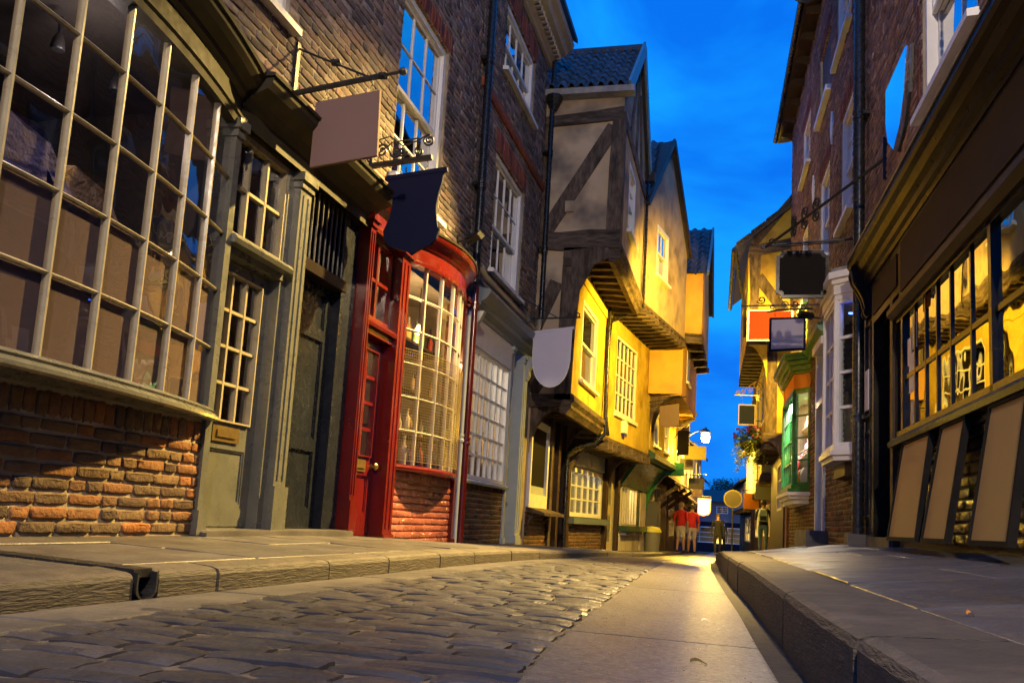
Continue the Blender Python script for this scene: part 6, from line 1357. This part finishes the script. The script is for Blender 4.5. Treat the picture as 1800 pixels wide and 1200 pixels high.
m.loop2([(x0-.15,y0+.06,z0),(x0+.15,y0+.06,z0),(x0+.17,y0+.06,z0+.25),(x0+.12,y0+.06,z0+.44),(x0-.12,y0+.06,z0+.44),(x0-.17,y0+.06,z0+.25)], [(x0-.12,y0-.1,z0+.03),(x0+.12,y0-.1,z0+.03),(x0+.13,y0-.1,z0+.24),(x0+.09,y0-.08,z0+.40),(x0-.09,y0-.08,z0+.40),(x0-.13,y0-.1,z0+.24)])
part(m, 'pack', CL('pale_blue_cloth',(.28,.38,.42)), bp); m = MB(); m.loop2([(x0-.10,y0-.1,z0+.05),(x0+.10,y0-.1,z0+.05),(x0+.10,y0-.1,z0+.2),(x0-.10,y0-.1,z0+.2)], [(x0-.08,y0-.14,z0+.07),(x0+.08,y0-.14,z0+.07),(x0+.08,y0-.13,z0+.18),(x0-.08,y0-.13,z0+.18)]); part(m, 'front_pocket', NAVT, bp)
# small street things far down
for (Y,x,z,w,h,mt,lb) in ((31.5,1.02,1.72,.52,.56,ORANGE,'plain orange square sign on the white leaning house'),(29.0,1.30,1.95,.5,.52,surf('sage_oval',(.14,.15,.1),rough=.5),'grey green sign before the cream gabled house')):
    hang('hanging_sign', lb, Y, [(x,z-h),(x+w,z-h),(x+w,z),(x,z)], mt, [([(x-.05,Y,z+.1),(1.8,Y,z+.1)],.014)], [(x+.08,z+.1,z),(x+w-.08,z+.1,z)], edge=surf('rim_'+str(int(Y)),(.6,.3,.05),rough=.5) if mt is ORANGE else None, ew=.04)
Y = 35; hang('hanging_sign', 'round mustard yellow sign on a dark post', Y, [(.72+.36*math.cos(a),1.62+.36*math.sin(a)) for a in [2*math.pi*i/20 for i in range(20)]], surf('mustard_sign',(.022,.017,.002),rough=.5), [([(.72,Y,-.45),(.72,Y,1.3)],.03)], [], edge=surf('yellow_rim',(.09,.07,.004),rough=.5), ew=.05)
gb = root('litter_bin', 'grey litter bin with yellow lid before the grey board', 'bin', (-1.72,25.2,-.40))
m = MB(); m.lathe((-1.72,25.2,-.42), [(.2,0),(.24,.5),(.25,.62)], 12); part(m, 'body', surf('bin_grey',(.2,.19,.15),rough=.5), gb, smooth=True); m = MB(); m.lathe((-1.72,25.2,.20), [(.27,0),(.27,.05),(.2,.14),(.0,.17)], 12); part(m, 'lid', surf('bin_yellow',(.6,.55,.08),rough=.4), gb, smooth=True)
# lit doorway and windows at the street end
for i, (x, z, w, h) in enumerate(((.15,-.55,.55,1.3),(2.0,-.2,.5,.9))):
    r = root('lit_window', ('lit yellow doorway' if i == 0 else 'lit yellow window')+' in the house closing the street', 'window', (x,61.7,z)); f = at(61.55)
    m = MB(); m.box(f, x, x+w, .0, .03, z, z+h); part(m, 'pane', glow('lit_pane_%d'%i,(1.0,.6,.12),2.0), r)
    m = MB()
    for q in cells(x-.06,x+w+.06,z-.06,z+h+.06,[(x,x+w,z,z+h)]): m.box(f, q[0], q[1], .0, .06, q[2], q[3])
    m.box(f, x+w/2-.02, x+w/2+.02, .03, .05, z, z+h); part(m, 'frame', WHITE, r)
# ------------------------------------------------------------------ street lamps
def lantern(name, label, pos, wallp, energy, col=SODIUM, size=.07, spot=None, k=25, bs=1.0):
    h = root(name, label, 'lamp', wallp)
    p = Vector(pos); w = Vector(wallp); m = MB()
    m.tube([w, w+(p-w)*.5+Vector((0,0,.22)), p+Vector((0,0,.34))], .018, 6); m.beam(w-Vector((0,0,.2)), w+Vector((0,0,.2)), .06, .03)
    part(m, 'bracket', IRON, h)
    m = MB(); m.lathe(p+Vector((0,0,.17)), [(.20,0),(.21,.02),(.13,.09),(.05,.15),(.03,.20),(.0,.22)], 12); part(m, 'lamp_cap', IRON, h)
    m = MB(); m.lathe(p-Vector((0,0,.09*bs)), [(.0,0),(.045*bs,.02*bs),(.06*bs,.07*bs),(.055*bs,.12*bs),(.03*bs,.17*bs)], 12); part(m, 'bulb', glow(name+'_glow', (1,.72,.32), k), h, smooth=True)
    m = MB()
    for q in range(6):
        a = q*math.pi/3; c, s = math.cos(a), math.sin(a); m.tube([p+Vector((c*.19,s*.19,.18)), p+Vector((c*.11,s*.11,-.16))], .007, 5)
    m.lathe(p-Vector((0,0,.19)), [(.03,0),(.115,.01),(.115,.03)], 12); part(m, 'lantern_frame', IRON, h)
    l = bpy.data.lights.new('lamp_light','SPOT' if spot else 'POINT'); l.energy = energy; l.color = col; l.shadow_soft_size = size
    if spot: l.spot_size = math.radians(spot[1]); l.spot_blend = .5
    lo = bpy.data.objects.new('lamp_light', l); COL.objects.link(lo); lo.parent = h; lo.location = p-w-Vector((0,0,.36))
    if spot: lo.rotation_euler = (Vector(spot[0])-p).to_track_quat('-Z','Y').to_euler()
    return h
lantern('street_lantern', 'glowing street lantern on a bracket behind the black notched sign', (1.24,15.8,5.10), (1.54,15.8,4.95), 2700, spot=((-.96,18.4,2.7),150))
lantern('street_lantern', 'bright street lantern far down the street on the terrace of jettied houses', (-.38,33.0,3.82), (-1.2,33.0,3.7), 2200, k=60, bs=2.6)
lantern('street_lantern', 'added fill lantern out of view behind the camera, short of the black shop', (.95,-3.6,6.6), (1.72,-3.6,6.5), 2500, col=(1.0,.78,.54))  # unseen, added as fill for the brick fronts and sign faces
lantern('street_lantern', 'added unseen lantern tucked behind the tall black sign under the orange house', (-.93,26.1,3.02), (-1.28,26.1,2.95), 280)  # unseen, added to light the people and houses around it
# added fill lamp out of view, aimed down at the shopfronts opposite
def floodlight(label, pos, wallp, aim, energy, cone, blend=.9, col=SODIUM):
    h = root('fill_floodlight', label, 'lamp', wallp); p = Vector(pos); w = Vector(wallp); d = (Vector(aim)-p).normalized()
    m = MB(); m.tube([w, p-d*.1], .025, 8); m.beam(w-Vector((0,0,.15)), w+Vector((0,0,.15)), .1, .04); part(m, 'bracket', IRON, h)
    m = MB(); m.lathe(p-d*.22, [(.05,0),(.12,.08),(.19,.2),(.21,.26),(.20,.26),(.10,.10),(.0,.09)], 14, axis=d); part(m, 'lamp_shade', IRON, h, smooth=True)
    l = bpy.data.lights.new('flood_light','SPOT'); l.energy = energy; l.color = col; l.shadow_soft_size = .09; l.spot_size = math.radians(cone); l.spot_blend = blend
    lo = bpy.data.objects.new('flood_light', l); COL.objects.link(lo); lo.parent = h; lo.location = p-w+d*.06; lo.rotation_euler = d.to_track_quat('-Z','Y').to_euler()
floodlight('added shaded floodlight out of view on the brick wall above the black shop', (.95,10.5,7.25), (1.6,10.5,7.3), (-3.2,6.5,.0), 16000, 57, col=(1.0,.66,.18))
